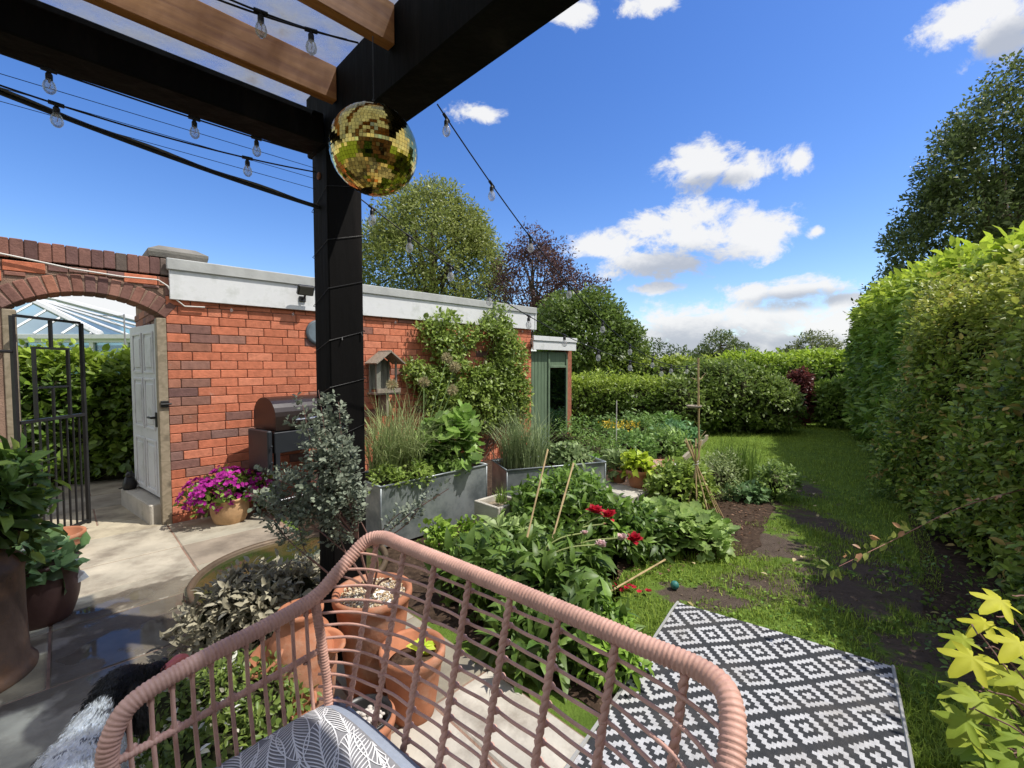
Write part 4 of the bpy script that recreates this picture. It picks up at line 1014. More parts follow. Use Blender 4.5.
# pots on stone ledge in the border
led = Vector((1.40, 4.85, 0)); e = empty('stone_ledge', led, 'pale block edging under the terracotta pots in the border', 'edging')
LX = Vector((.80, .60, 0)); LY = Vector((-.60, .80, 0))
m = MB(); 
for i in range(3): m.box(Vector((1.22, 4.64, .09)) + LY * (i * .42 + .05) , .17, .20, .09, LX, LY, Z_, .015)
m.build('blocks', CONC, e)
pa = Vector((1.37, 4.80, .18)); pot('hosta_pot', 'terracotta pot holding a lime green hosta on the stone edging', pa, .125, .085, .19, TERRA, lip=.045, lipw=.01)
pb = Vector((1.20, 5.02, .18)); pot('small_terracotta_pot', 'darker terracotta pot half hidden behind the hosta pot', pb, .10, .08, .15, TERRA, lip=.03)
# low round gravel filled terracotta planter
c = Vector((2.12, 6.1, 0)); e = pot('low_round_planter', 'low wide terracotta planter of pinkish gravel behind the hosta', c, .30, .27, .14, TERRA, lip=.03, fill=None)
m = MB(); m.lathe(c + Z_ * .12, [(.28, 0), (0, .03)], 24)
for i in range(350):
    a = random.random() * 6.283; r = .27 * math.sqrt(random.random()); m.cur = random.choice([(.45, .22, .15), (.5, .33, .25), (.38, .2, .14), (.5, .42, .36)])
    m.sphere(c + Vector((r * math.cos(a), r * math.sin(a), .15 - .1 * r + random.random() * .01)), random.uniform(.012, .022), 5, 4, (1, 1, .6))
m.build('gravel', GRAVEL, e)

# ------------------------------------------------------------------ galvanised troughs, concrete box
def trough(name, label, p0, ax, Ln, wd, h, base=.03):
    ay = Vector((-ax.y, ax.x, 0)); e = empty(name, p0, label, 'trough', 'galvanised planting troughs')
    P = lambda x, y, z: p0 + ax * x + ay * y + Z_ * z
    t = .006; m = MB()
    m.box(P(Ln / 2, t, h / 2 + base), Ln / 2, t, h / 2, ax, ay, Z_, .002); m.box(P(Ln / 2, wd - t, h / 2 + base), Ln / 2, t, h / 2, ax, ay, Z_, .002)
    m.box(P(t, wd / 2, h / 2 + base), t, wd / 2 - 2 * t - .001, h / 2, ax, ay, Z_, .002); m.box(P(Ln - t, wd / 2, h / 2 + base), t, wd / 2 - 2 * t - .001, h / 2, ax, ay, Z_, .002)
    m.build('panels', GALV, e)
    m = MB()
    q = [P(-.004, -.004, h + base), P(Ln + .004, -.004, h + base), P(Ln + .004, wd + .004, h + base), P(-.004, wd + .004, h + base)]
    for i in range(4): m.tube([q[i], q[(i + 1) % 4]], .0085, 8)
    for x in (0, Ln): m.tube([P(x, 0, base), P(x, 0, h + base)], .007, 6)
    m.build('rolled_rim', GALV, e, True)
    m = MB(); m.box(P(Ln / 2, wd / 2, h + base - .05), Ln / 2 - .014, wd / 2 - .014, .02, ax, ay, Z_); m.build('compost', SOIL, e)
    m = MB()
    for x in (.12, Ln - .12): m = MB(); m.box(P(x, wd / 2, base / 2), .06, wd / 2 - .04, base / 2 - .001, ax, ay, Z_); m.build('bearer', OLDWOOD, e)
    return e, P
t1o = Vector((-1.045, 3.52, 0)); t1, T1 = trough('metal_trough', 'large galvanised trough of grasses and big green leaves, right of the post', t1o, A_, 1.13, .55, .50)
t2x = Vector((.94, .34, 0)).normalized(); t2o = Vector((-.05, 4.42, 0)); t2, T2 = trough('metal_trough', 'second galvanised trough farther along the wall, of feathery grass', t2o, t2x, 1.13, .50, .42)
c = Vector((-.12, 4.02, 0)); e = empty('concrete_planter', c, 'small square cream concrete planter between the two metal troughs', 'planter')
m = MB(); h = .27; o_ = .16; i_ = .13
for s in (-1, 1):
    m.box(c + A_ * (s * .145) + Z_ * (h / 2), .015, .16, h / 2, A_, B_, Z_, .005); m.box(c + B_ * (s * .145) + Z_ * (h / 2), .129, .015, h / 2, A_, B_, Z_, .005)
m.build('body', CONC, e)
m = MB(); m.box(c + Z_ * (h / 2 - .02), .128, .128, h / 2 - .03, A_, B_, Z_); m.build('compost', mat('sandy_compost', (.25, .20, .14), rough=.95, var=.4, scale=30, bump=.8), e)

# ------------------------------------------------------------------ pond tub
c = Vector((-1.56, 3.17, 0)); e = empty('sunken_pond', c, 'round sunken pond with bronze rim and green water behind the grey shrub', 'pond')
m = MB(); m.lathe(c, [(.64, .0), (.645, .05), (.635, .06), (.615, .06), (.605, .045), (.60, .012)], 64); m.build('rim', mat('bronze_rim', (.12, .085, .055), rough=.55, metal=.3, bump=.2, var=.3), e, True)
m = MB(); m.lathe(c + Z_ * .030, [(.603, 0), (.3, 0), (.0, .0)], 48, caps=False)
wm = bpy.data.materials.new('pond_water'); nt, N, L = nodes(wm); out = N.new('ShaderNodeOutputMaterial'); p = N.new('ShaderNodeBsdfPrincipled')
p.inputs['Roughness'].default_value = .06; p.inputs['Specular IOR Level'].default_value = .35
tcn = N.new('ShaderNodeTexCoord'); n = N.new('ShaderNodeTexNoise'); n.inputs['Scale'].default_value = 3.5; n.inputs['Detail'].default_value = 5; L.new(tcn.outputs['Object'], n.inputs[0])
r = N.new('ShaderNodeValToRGB'); r.color_ramp.elements[0].color = (.030, .042, .012, 1); r.color_ramp.elements[1].color = (.09, .065, .025, 1); r.color_ramp.elements[0].position = .45; r.color_ramp.elements[1].position = .65
L.new(n.outputs['Fac'], r.inputs[0]); L.new(r.outputs[0], p.inputs['Base Color'])
n2 = N.new('ShaderNodeTexNoise'); n2.inputs['Scale'].default_value = 12; b = N.new('ShaderNodeBump'); b.inputs['Strength'].default_value = .06; L.new(tcn.outputs['Object'], n2.inputs[0]); L.new(n2.outputs['Fac'], b.inputs['Height']); L.new(b.outputs[0], p.inputs['Normal']); L.new(p.outputs[0], out.inputs[0])
m.build('pond_water', wm, e)

# ------------------------------------------------------------------ outdoor rug
E1 = Vector((.81, -.586, 0)).normalized(); E2 = Vector((-.586, -.81, 0)).normalized(); r0 = Vector((1.033, 2.70, 0))
rug = empty('outdoor_rug', r0, 'black and white woven outdoor rug with stepped diamond pattern on the grass', 'rug')
RL = 1.9; RWD = 1.0
cs = .0160; nu = int(RWD / cs); nv = int(RL / (cs)); 
m = MB()
PX, PY = 14, 14
wav = lambda u, v: .034 + .006 * math.sin(u * 7 + 1) * math.sin(v * 5) + .004 * math.sin(v * 11 + u * 2) + .002 * math.sin(v * 19 + u * 3)
vs = [r0 + E1 * (.0 + i * RWD / nu) + E2 * (j * RL / nv) + Z_ * wav(i * RWD / nu, j * RL / nv) for j in range(nv + 1) for i in range(nu + 1)]
m.add(vs, [(j * (nu + 1) + i, (j + 1) * (nu + 1) + i, (j + 1) * (nu + 1) + i + 1, j * (nu + 1) + i + 1) for j in range(nv) for i in range(nu)])
mi = []
for j in range(nv):
    for i in range(nu):
        def dd(ox, oy):
            u = (i + ox) % PX; v = (j + oy) % PY; u = min(u, PX - u); v = min(v, PY - v); return u + v
        d = min(dd(0, 0), dd(7, 7)); mi.append(1 if d in (2, 3, 6, 7) else 0)
m.mi = mi
RUGW = mat('rug_white', (.50, .50, .51), rough=.8, var=.16, scale=40, bump=.5, bscale=300, c2=(.30, .27, .23), c2scale=3, c2lo=.5, c2hi=.85); RUGB = mat('rug_black', (.03, .032, .036), rough=.8, var=.25, scale=40, bump=.5, bscale=300, c2=(.09, .08, .07), c2scale=3, c2lo=.5, c2hi=.85)
m.build('woven_field', [RUGW, RUGB], rug)
m = MB()
for s, o in ((0, -.008), (1, RWD + .008)):
    m.tube([r0 + E1 * o + E2 * (j * RL / 40) + Z_ * (wav(min(max(o, 0), RWD), j * RL / 40) + .002) for j in range(41)], .0075, 6)
m.build('edge_binding', mat('grey_binding', (.32, .32, .31), rough=.8, var=.15), rug)

# ------------------------------------------------------------------ rattan chair
TA = Vector((.77, -.638, 0)).normalized(); TN = Vector((-.638, -.77, 0)).normalized()   # along the back, towards the seat
T0 = Vector((-.42, 1.315, 0)); BL = 1.015
ch = empty('rattan_chair', T0 + TA * .49 + TN * .3, 'pink rattan lounge chair with open woven back and wrapped rim', 'chair')
def catmull(P, k=10):
    out = []; Q = [P[0] * 2 - P[1]] + P + [P[-1] * 2 - P[-2]]
    for i in range(1, len(Q) - 2):
        for j in range(k):
            t = j / k; a, b, c_, d = Q[i - 1], Q[i], Q[i + 1], Q[i + 2]
            out.append(.5 * ((2 * b) + (c_ - a) * t + (2 * a - 5 * b + 4 * c_ - d) * t * t + (3 * b - a - 3 * c_ + d) * t ** 3))
    out.append(P[-1]); return out
def TP(s, n, z): return T0 + TA * s + TN * n + Z_ * z       # chair frame
RB = math.tan(math.radians(15))
def arm(sgn):
    s0 = 0 if sgn < 0 else BL
    f = lambda s, n, z: TP(s0 + sgn * s, n, z)
    return [f(-.06, 0, 1.0), f(-.015, .03, .985), f(.0, .10, .925), f(.0, .176, .874), f(.0, .30, .852), f(.0, .44, .838), f(.0, .55, .815), f(-.005, .59, .77), f(-.01, .60, .70), f(-.03, .585, .58), f(-.06, .56, .42)]
la = arm(-1); ra = arm(1)
rim = list(reversed(la)) + [TP(s, -.006 * math.sin(PI * s / BL), 1.0) for s in (.14, .28, .49, .70, .84)] + ra
path = catmull(rim, 8)
def resample(P, d):
    out = [P[0]]; acc = 0
    for i in range(1, len(P)):
        a, b = P[i - 1], P[i]; L_ = (b - a).length
        while acc + L_ >= d:
            t = (d - acc) / L_; a = a.lerp(b, t); out.append(a); L_ = (b - a).length; acc = 0
        acc += L_
    return out
def wrapped(name, P, rad, mt, parent, pitch=.0085, seg=14, depth=.0022):
    Q = resample(P, pitch / 4); rr = [rad + depth * (abs(math.sin(PI * (i / 4.0))) ** .7 - .5) + random.uniform(-.0004, .0004) for i in range(len(Q))]
    m = MB(); m.tube(Q, rr, seg); return m.build(name, mt, parent, True)
wrapped('rim', path, .0182, PINK, ch)
# back spindles: braided look = two strands twisting + knots where rods cross
def backp(s, z): return TP(s, (1.0 - z) * RB, z)
RZ = [.958 - .0335 * i for i in range(16)]
def strand(name, P, rad, parent, twist=.0385, n=None):
    Q = resample(P, .006); m = MB()
    for k in range(2):
        pts = []
        for i, q in enumerate(Q):
            a = 2 * PI * i * .006 / twist + k * PI
            pts.append(q + TA * (rad * .38 * math.cos(a)) + TN * (rad * .38 * math.sin(a)))
        m.tube(pts, rad * .72, 8)
    return m.build(name, PINK, parent, True)
SP_ = [.035 + .1268 * i for i in range(8)]
for s in SP_:
    sb = BL / 2 + (s - BL / 2) * .93
    strand('spindle', [TP(s + (sb - s) * t, (1 - z) * RB, z) for t, z in ((0, .985), (.5, .71), (1, .44))], .0082, ch)
for z in RZ:
    m = MB(); n0 = float(np.interp(z, [.86, .89, .925, .985], [.168, .150, .10, .03])); bk = (1 - z) * RB; k = 33
    bow = lambda s: bk - .018 * math.sin(PI * s / BL) + .0015 * math.cos(s / BL * PI * 14)
    ins = .02 * max(0, (.87 - z) / .4)
    w = max(n0 - bk, 0); nf = lambda s: bow(s) + w * (math.exp(-s / .085) + math.exp(-(BL - s) / .085))
    m.tube([TP(s, nf(s), z + .0015 * math.sin(s * 30 + z * 40)) for s in np.linspace(0, BL, 57)], .0038, 7)
    for s in SP_[1:-1]:   # wrapped knots at crossings
        sb = BL / 2 + (s - BL / 2) * (1 - .07 * (.985 - z) / .545); p = TP(sb, nf(sb), z)
        m.sphere(p + TN * .002, .0092, 8, 6, (1.15, 1.15, .62))
    m.build('back_rod', PINK, ch, True)
# corner columns, arms
for sg, s0 in ((-1, 0.0), (1, BL)):
    f = lambda s, n, z: TP(s0 + sg * s, n, z)
    wrapped('corner_column', [f(0, .176, .872), f(-.01, .165, .76), f(-.02, .155, .64), f(-.05, .16, .44)], .012, PINK, ch, pitch=.008, seg=10)
    wrapped('arm_rail', [f(-.005, .17, .725), f(-.005, .35, .715), f(-.01, .59, .712)], .008, PINK, ch, pitch=.008, seg=8, depth=.0015)
    for i in range(11):
        n_ = .20 + i * .0365; zt = .868 - .10 * (n_ - .176) if n_ < .45 else .84 - .25 * (n_ - .45)
        m = MB(); m.tube([f(0, n_, zt), f(-.004, n_, .79), f(-.01, n_, .715), f(-.025, n_ - .004, .58), f(-.06, n_ - .01, .43)], .0047, 7)
        m.tube([f(-.006, n_ - .008, .722), f(.004, n_, .715), f(-.006, n_ + .008, .708)], .006, 6); m.tube([f(0, n_, zt - .018), f(0, n_, zt - .032)], .0068, 7)
        m.build('arm_spindle', PINK, ch, True)
# seat frame, deck and legs
fr = [TP(.08, .13, .42), TP(BL - .08, .13, .42), TP(BL - .07, .56, .42), TP(.07, .56, .42), TP(.08, .13, .42)]
wrapped('seat_frame', fr, .015, PINK, ch, seg=10)
m = MB()
for i in range(20):
    s = .1 + i * (BL - .2) / 19; m.tube([TP(s, .13, .425), TP(s, .56, .425)], .005, 6)
m.build('seat_deck', PINK, ch, True)
for (s, n_, ds, dn_) in ((.10, .16, -.02, -.07), (BL - .10, .16, .02, -.07), (.10, .52, -.03, .05), (BL - .10, .52, .03, .05)):
    m = MB(); m.tube([TP(s, n_, .42), TP(s + ds, n_ + dn_, .022)], [.014, .012], 10); m.build('leg', PINK, ch, True)

# seat cushion with printed leaves
cu = empty('seat_cushion', TP(.5, .35, .44), 'thick seat cushion printed with white leaves on grey, blue grey edge', 'cushion')
CT = .622; C0, C1 = .02, BL - .06; CN0, CN1 = .125, .56
m = MB(); NX = 96; NY = 48
def dome(u, v): return CT - .035 * (abs(2 * u - 1) ** 6 + abs(2 * v - 1) ** 6) + .006 * math.sin(u * 9) * math.sin(v * 7)
def cpt(u, v, dz=0): 
    return TP(C0 + (C1 - C0) * u, CN0 + (CN1 - CN0) * v, dome(u, v) + dz)
vs = [cpt(i / NX, j / NY) for j in range(NY + 1) for i in range(NX + 1)]
fs = [(j * (NX + 1) + i, (j + 1) * (NX + 1) + i, (j + 1) * (NX + 1) + i + 1, j * (NX + 1) + i + 1) for j in range(NY) for i in range(NX)]
m.add(vs, fs)
m.mi = [1 if j < 5 else 0 for j in range(NY) for i in range(NX)]
GREYC = mat('cushion_grey', (.25, .25, .265), rough=.9, var=.12, scale=80, bump=.3, bscale=400, spec=.1); BLG = mat('cushion_blue_grey', (.30, .34, .42), rough=.9, var=.08, scale=60, bump=.3, bscale=400, spec=.1); m.build('top_panel', [GREYC, BLG], cu, True)
m = MB()
per = [(i / NX, 0) for i in range(NX)] + [(1, j / NY) for j in range(NY)] + [((NX - i) / NX, 1) for i in range(NX)] + [(0, (NY - j) / NY) for j in range(NY)]
n_ = len(per); vs = []
for k, (off, zz) in enumerate(((0, None), (.012, CT - .05), (.016, CT - .09), (.012, CT - .13), (-.01, .45))):
    for (u, v) in per:
        p = cpt(u, v); cen = TP((C0 + C1) / 2, (CN0 + CN1) / 2, p.z); d_ = (p - cen); d_.z = 0; d_.normalize()
        vs.append(p + d_ * off if zz is None else Vector((*(p + d_ * off).xy, zz)))
m.add(vs, [(l * n_ + i, l * n_ + (i + 1) % n_, (l + 1) * n_ + (i + 1) % n_, (l + 1) * n_ + i) for l in range(4) for i in range(n_)] + [tuple(4 * n_ + i for i in range(n_))])
m.build('side_band', mat('cushion_blue_grey', (.20, .24, .30), rough=.9, var=.08, scale=60, bump=.3, bscale=400, spec=.1), cu, True)
# printed pattern: thin raised ink strips
m = MB()
def strip(pts, w):
    P3 = []
    pts = [q for q in pts if .008 < q[0] < .992 and .115 < q[1] < .988]
    if len(pts) < 3: return
    su, sv = C1 - C0, CN1 - CN0; n = len(pts); vs = []
    for i, (u, v) in enumerate(pts):
        a = pts[max(i - 1, 0)]; b = pts[min(i + 1, n - 1)]; tx, ty = (b[0] - a[0]) * su, (b[1] - a[1]) * sv; l = math.hypot(tx, ty) or 1; nx, ny = -ty / l * w / 2, tx / l * w / 2
        ww = .6 + .4 * math.sin(PI * (i + .6) / (n + .2))
        for s in (1, -1): vs.append(cpt(u + s * nx / su * ww, v + s * ny / sv * ww, .0018))
    m.add(vs, [(2 * i, 2 * i + 1, 2 * i + 3, 2 * i + 2) for i in range(n - 1)])
SU, SV = C1 - C0, CN1 - CN0
def leafprint(x, y, th, Ln, Wd):
    def q(a, b): X = x + a * math.cos(th) - b * math.sin(th); Y = y + a * math.sin(th) + b * math.cos(th); return (X / SU, Y / SV)
    for sg in (1, -1): strip([q(Ln * t, sg * Wd * math.sin(PI * t) ** .8) for t in np.linspace(0, 1, 12)], .0042)
    strip([q(Ln * t, 0) for t in np.linspace(-.05, 1, 10)], .0042)
    for k in range(0, 8):
        t0 = k / 9
        for sg in (1, -1):
            t1 = min(t0 + .22, .98); w1 = Wd * math.sin(PI * t1) ** .8 * .92
            strip([q(Ln * (t0 + (t1 - t0) * s ** .9), sg * w1 * s ** 1.35) for s in np.linspace(0, 1, 6)], .0044)
LL, LW, ROW = .20, .036, .054; th = .38
def rot(X, Y): return ((X * math.cos(th) - Y * math.sin(th)) / SU, (X * math.sin(th) + Y * math.cos(th)) / SV)
for j in range(-14, 22):
    y0 = j * ROW; off = (LL / 2 if j % 2 else 0) + .013 * (j % 3); fl = 1 if (j // 2) % 2 else -1
    for i in range(-3, 9):
        x0 = i * LL + off; wd = lambda t: LW * math.sin(PI * min(max(t, 0), 1)) ** .62
        q = lambda t, b_: rot(x0 + (LL * t if fl > 0 else LL * (1 - t)), y0 + b_ + .010 * math.sin(PI * t))
        for sg in (1, -1): strip([q(t, sg * wd(t)) for t in np.linspace(0, 1, 22)], .0030)
        strip([q(t, 0) for t in np.linspace(-.02, 1, 22)], .0034)
        for k in range(0, 15):
            t0 = k / 16; t1 = min(t0 + .20, .985)
            for sg in (1, -1): strip([q(t0 + (t1 - t0) * s_ ** .85, sg * wd(t1) * s_ ** 1.25) for s_ in np.linspace(0, 1, 8)], .0030)
m.build('leaf_print', mat('cushion_white_print', (.72, .72, .73), rough=.85, var=.05, bump=0), cu)

# ------------------------------------------------------------------ dog
dg = bpy.data.meshes.new('dog')
def loft_mesh():
    m = MB()
    S = Vector((-1.17, 1.08, 0)); fwd = Vector((-.30, .954, 0)).normalized(); rt = Vector((fwd.y, -fwd.x, 0))
    DK = .86; Pp = lambda x, y, z: S + rt * (x * DK) + fwd * (y * DK + .04) + Z_ * (z * .93)
    def cap(pts, rs, seg=16):
        Q = catmull([Vector(p) for p in pts], 5); rs = [r_ * .86 for r_ in rs]; R_ = np.interp(np.linspace(0, 1, len(Q)), np.linspace(0, 1, len(rs)), rs); m.tube(Q, list(R_), seg)
        m.sphere(Q[0], R_[0] * .99, seg, 10); m.sphere(Q[-1], R_[-1] * .99, seg, 10)
    cap([Pp(0, -.30, .36), Pp(0, -.18, .40), Pp(0, -.02, .40), Pp(0, .10, .395), Pp(0, .17, .41)], [.085, .115, .118, .122, .10])       # trunk
    cap([Pp(0, .14, .43), Pp(.005, .22, .475), Pp(.02, .27, .505)], [.09, .07, .062])                     # neck
    cap([Pp(.02, .26, .51), Pp(.035, .295, .525), Pp(.05, .32, .52)], [.068, .072, .060])                  # skull
    hd = (rt * .58 + fwd * .78 - Z_ * .05).normalized()
    b0 = Pp(.052, .325, .515)
    cap([b0, b0 + hd * .04, b0 + hd * .075], [.048, .038, .031])                                            # muzzle
    for s in (-1, 1):
        cap([Pp(s * .065, .12, .37), Pp(s * .075, .13, .24), Pp(s * .075, .12, .13), Pp(s * .075, .13, .03)], [.058, .038, .028, .026])
        m.sphere(Pp(s * .075, .15, .022), .03, 12, 8, (1, 1.3, .7))
        cap([Pp(s * .065, -.24, .34), Pp(s * .085, -.19, .24)], [.080, .055]); cap([Pp(s * .085, -.19, .24), Pp(s * .085, -.31, .15), Pp(s * .085, -.29, .03)], [.05, .028, .024])
        m.sphere(Pp(s * .085, -.265, .022), .03, 12, 8, (1, 1.3, .7))
    cap([Pp(0, -.36, .39), Pp(0, -.44, .43), Pp(.02, -.52, .42)], [.028, .02, .014])
    return m, Pp, hd, b0
m, Pp, hd, b0 = loft_mesh(); fwd_ = Vector((-.30, .954, 0)).normalized()
de = empty('dog', Pp(0, 0, 0), 'black and white spaniel standing left of the chair, head turned away, pink tongue out', 'dog')
body = m.build('body', mat('dog_skin', (.5, .48, .46)), de)
rm = body.modifiers.new('union', 'REMESH'); rm.mode = 'VOXEL'; rm.voxel_size = .011
sm_ = body.modifiers.new('soft', 'SMOOTH'); sm_.iterations = 8; sm_.factor = .6
# bake the union and colour the coat by real patches
bpy.context.view_layer.update(); dep = bpy.context.evaluated_depsgraph_get()
me = bpy.data.meshes.new_from_object(body.evaluated_get(dep)); body.modifiers.clear(); body.data = me; me.shade_smooth()
co_ = np.zeros(len(me.vertices) * 3, np.float32); me.vertices.foreach_get('co', co_); co_ = co_.reshape(-1, 3) + np.array(Pp(0, 0, 0) * 0)
no_ = np.zeros(len(me.vertices) * 3, np.float32); me.vertices.foreach_get('normal', no_); no_ = no_.reshape(-1, 3)
So = np.array(Pp(0, 0, 0)); fw_ = np.array(Vector((-.30, .954, 0)).normalized()); rt_ = np.array([fw_[1], -fw_[0], 0])
def coat(P):
    q = P - So; y = q @ fw_; x = q @ rt_; z = q[:, 2]
    nn_ = sines(P, 14, 5) * .05
    blk = (y + nn_ > .175) | ((x < -.07 + nn_ * .4) & (z > .33) & (y > -.12)) | ((y < -.22 + nn_) & (np.abs(x) > .06) & (z > .3))
    tick = (sines(P, 60, 9) > .8) & ~blk
    c = np.tile(np.array([.88, .86, .82]), (len(P), 1)); c[blk] = (.012, .011, .011); c[tick] = (.16, .15, .15)
    return c, blk
if 'Col' in me.color_attributes: me.color_attributes.remove(me.color_attributes['Col'])
cc, _b = coat(co_.astype(float)); ca = me.color_attributes.new('Col', 'FLOAT_COLOR', 'POINT'); ar = np.ones((len(cc), 4), np.float32); ar[:, :3] = cc; ca.data.foreach_set('color', ar.ravel())
FUR = mat('dog_fur', attr=True, rough=.6, var=.15, scale=60, bump=.4, bscale=150, spec=.3)
me.materials.clear(); me.materials.append(FUR)
# coat hair: short strands lying backwards
tri = rng.integers(0, len(co_), 26000); P = co_[tri] + rng.normal(size=(26000, 3)) * .002; Nn = no_[tri]
A = unit(Nn * .35 + np.array([-fw_ * .9]) + np.array([[0, 0, -.35]]) + rng.normal(size=P.shape) * .22); cc, bb_ = coat(P.astype(float))
cc = cc * (1 + rng.normal(size=(len(P), 1)) * .22).clip(.4, 1.5)
instmesh('coat', P, A, unit(Nn + rng.normal(size=P.shape) * .2), .017 * (1 + .4 * rng.random(len(P))), .0030, 'diamond', cc.clip(0, 1), FUR, de)
m = MB()
for s in (-1, 1):
    m = MB(); side = Vector((hd.y, -hd.x, 0)) * s
    e0 = Pp(.035, .29, .548) + side * .045
    pts = catmull([e0, e0 + side * .028 - Z_ * .025, e0 + side * .036 - Z_ * .07, e0 + side * .026 - Z_ * .115], 4)
    m.tube(pts, list(np.interp(np.linspace(0, 1, len(pts)), [0, .3, .75, 1], [.010, .019, .022, .008])), 10)
    ear = m.build('ear', mat('black_fur', (.012, .011, .011), rough=.55, bump=.5, bscale=120), de, True)
    K_ = 1500; pp_ = np.array([list(pts[i]) for i in rng.integers(1, len(pts), K_)]); dd_ = rdir(K_); instmesh('ear_hair', pp_ + dd_ * .018, unit(dd_ * .5 + np.array([[0, 0, -1.]])), dd_, .035, .004, 'diamond', colors(K_, (.008, .007, .007), (.03, .027, .025), .2), FUR, ear)
m = MB(); tp = b0 + hd * .095; m.sphere(tp + Z_ * .012, .014, 10, 8); m.build('nose', BLACKM, de, True)
for s in (-1, 1):
    side = Vector((hd.y, -hd.x, 0)) * s; m = MB(); m.sphere(b0 + side * .035 + Z_ * .028 + hd * .004, .009, 10, 8); m.build('eye', mat('dog_eye', (.02, .01, .006), rough=.1, bump=0), de, True)
m = MB(); tb = b0 + hd * .075 + Vector((fwd_.y, -fwd_.x, 0)) * .02 - Z_ * .004
pts = [tb - hd * .02, tb + hd * .02, tb + hd * .045 + Z_ * .004, tb + hd * .062 - Z_ * .005, tb + hd * .070 - Z_ * .018]
Q = catmull(pts, 4); m.tube(Q, list(np.interp(np.linspace(0, 1, len(Q)), [0, .4, .8, 1], [.012, .017, .018, .009])), 12)
m.build('tongue', mat('pink_tongue', (.62, .16, .15), rough=.35, bump=.1), de, True)
#PART4
# ------------------------------------------------------------------ hedges
def hedge(name, label, p0, p1, w, h, ncl, k, ln, Lf, Wf, c1, c2, seed, tmpl='diamond', h1=None, w1=None, tips=None, top=None, rough=.1, cat='hedge', core=.84, ex=.38, ends=.12, up=.35, loc=None):
    e = empty(name, Vector((*p0, 0)), label, cat)
    P, Dn = hedge_pts(p0, p1, w, h, ncl, seed, rough, h1=h1, w1=w1, ex=ex, ends=ends)
    ok = (P[:, 2] > .06) & (sines(P, 5.5, seed + 9) > -.9 + .25 * rng.random(len(P))); P, Dn = P[ok], Dn[ok]
    P = P + Dn * (rng.random((len(P), 1)) ** 4 * ln * .9)
    Dn = unit(Dn + rng.normal(size=Dn.shape) * .4 + np.array([[0, 0, .35]]))
    d = list(sprigs(P - Dn * ln * .7, Dn, k, ln, ln * .42, Lf, Wf, c1, c2, .28, up, Lv=.4, tips=tips))
    if top is not None:   # fresh growth on the clipped top
        tt = np.clip((d[0][:, 2] / h - top[1]) / (1 - top[1]), 0, 1) * rng.random(len(d[0])) ** .4
        d[5] = (d[5] * (1 - tt[:, None]) + np.array(top[0])[None] * tt[:, None] * (.7 + .6 * rng.random((len(tt), 1))))
    instmesh('foliage', d[0], d[1], d[2], d[3], d[4], tmpl, d[5].clip(0, 1), LEAF, e)
    hedge_core(p0, p1, w, h, TWIGMASS, e, h1, w1, ex, core)
    return e
hedge('laurel_hedge', 'tall bright green laurel hedge with yellow new growth on top, right of the lawn', (5.05, 3.9), (8.6, 10.0), 1.6, 2.66, 9500, 8, .18, .12, .42,
      (.07, .14, .025), (.22, .33, .06), 21, 'oval', h1=3.15, top=((.36, .46, .06), .72), rough=.09)
hedge('arching_shrub_hedge', 'loose shrub hedge with bronze arching tips, nearest on the right of the lawn', (2.95, 1.1), (4.85, 4.9), 1.05, 2.1, 11500, 7, .15, .045, .55,
      (.07, .13, .024), (.26, .36, .07), 22, 'oval', h1=2.35, tips=((.34, .26, .09), .14), top=((.30, .33, .07), .62), rough=.14, ex=.5)
hedge('far_hedge', 'low clipped hedge beyond the vegetable bed, right of the green shed', (.9, 10.2), (3.8, 10.4), 1.5, 1.13, 2600, 8, .15, .075, .5,
      (.045, .09, .016), (.14, .22, .04), 23, top=((.27, .36, .06), .7))
hedge('back_hedge', 'bright topped hedge closing the far right end of the lawn', (5.9, 12.4), (9.6, 12.2), 1.6, 1.72, 2800, 8, .17, .10, .5,
      (.05, .11, .018), (.13, .22, .04), 24, top=((.30, .42, .05), .70))
hedge('distant_hedge', 'long hedge line seen over the low clipped hedge', (2.0, 14.5), (10.5, 14.8), 1.8, 1.66, 2800, 8, .2, .12, .5,
      (.04, .08, .015), (.12, .19, .035), 25, top=((.28, .36, .06), .75))
hedge('beech_hedge', 'leafy green hedge seen through the gate behind the arch', (-7.6, 5.0), (-4.1, 6.6), .8, 1.62, 3800, 7, .16, .085, .62,
      (.035, .08, .012), (.13, .21, .03), 26, 'oval', rough=.06, top=((.26, .36, .05), .8))
bush('rounded_shrub', 'big rounded shrub at the far edge of the lawn, between low hedge and red shrub', 'shrub', (4.75, 10.2, 0),
     [(0, 0, .80, 1.25, .9, .86), (-.9, -.3, .6, .8, .7, .66), (.8, -.2, .62, .8, .7, .68)], 2600, 8, .17, .09, .5, (.055, .10, .02), (.20, .28, .07), 'diamond', seed=31, core=.8, stems=8)
bush('red_shrub', 'dark red leaved shrub against the far hedge', 'shrub', (7.0, 11.0, 0), [(0, 0, .62, .40, .35, .64), (.1, 0, .95, .25, .25, .40)], 700, 8, .14, .08, .5, (.06, .018, .022), (.15, .045, .045), 'diamond', seed=32, core=.7)
bush('green_shrub', 'light green loose shrub between the red shrub and laurel hedge', 'shrub', (7.75, 10.6, 0), [(0, 0, .55, .5, .4, .6)], 700, 8, .15, .09, .5, (.08, .15, .03), (.20, .30, .06), 'diamond', seed=33, core=.7)

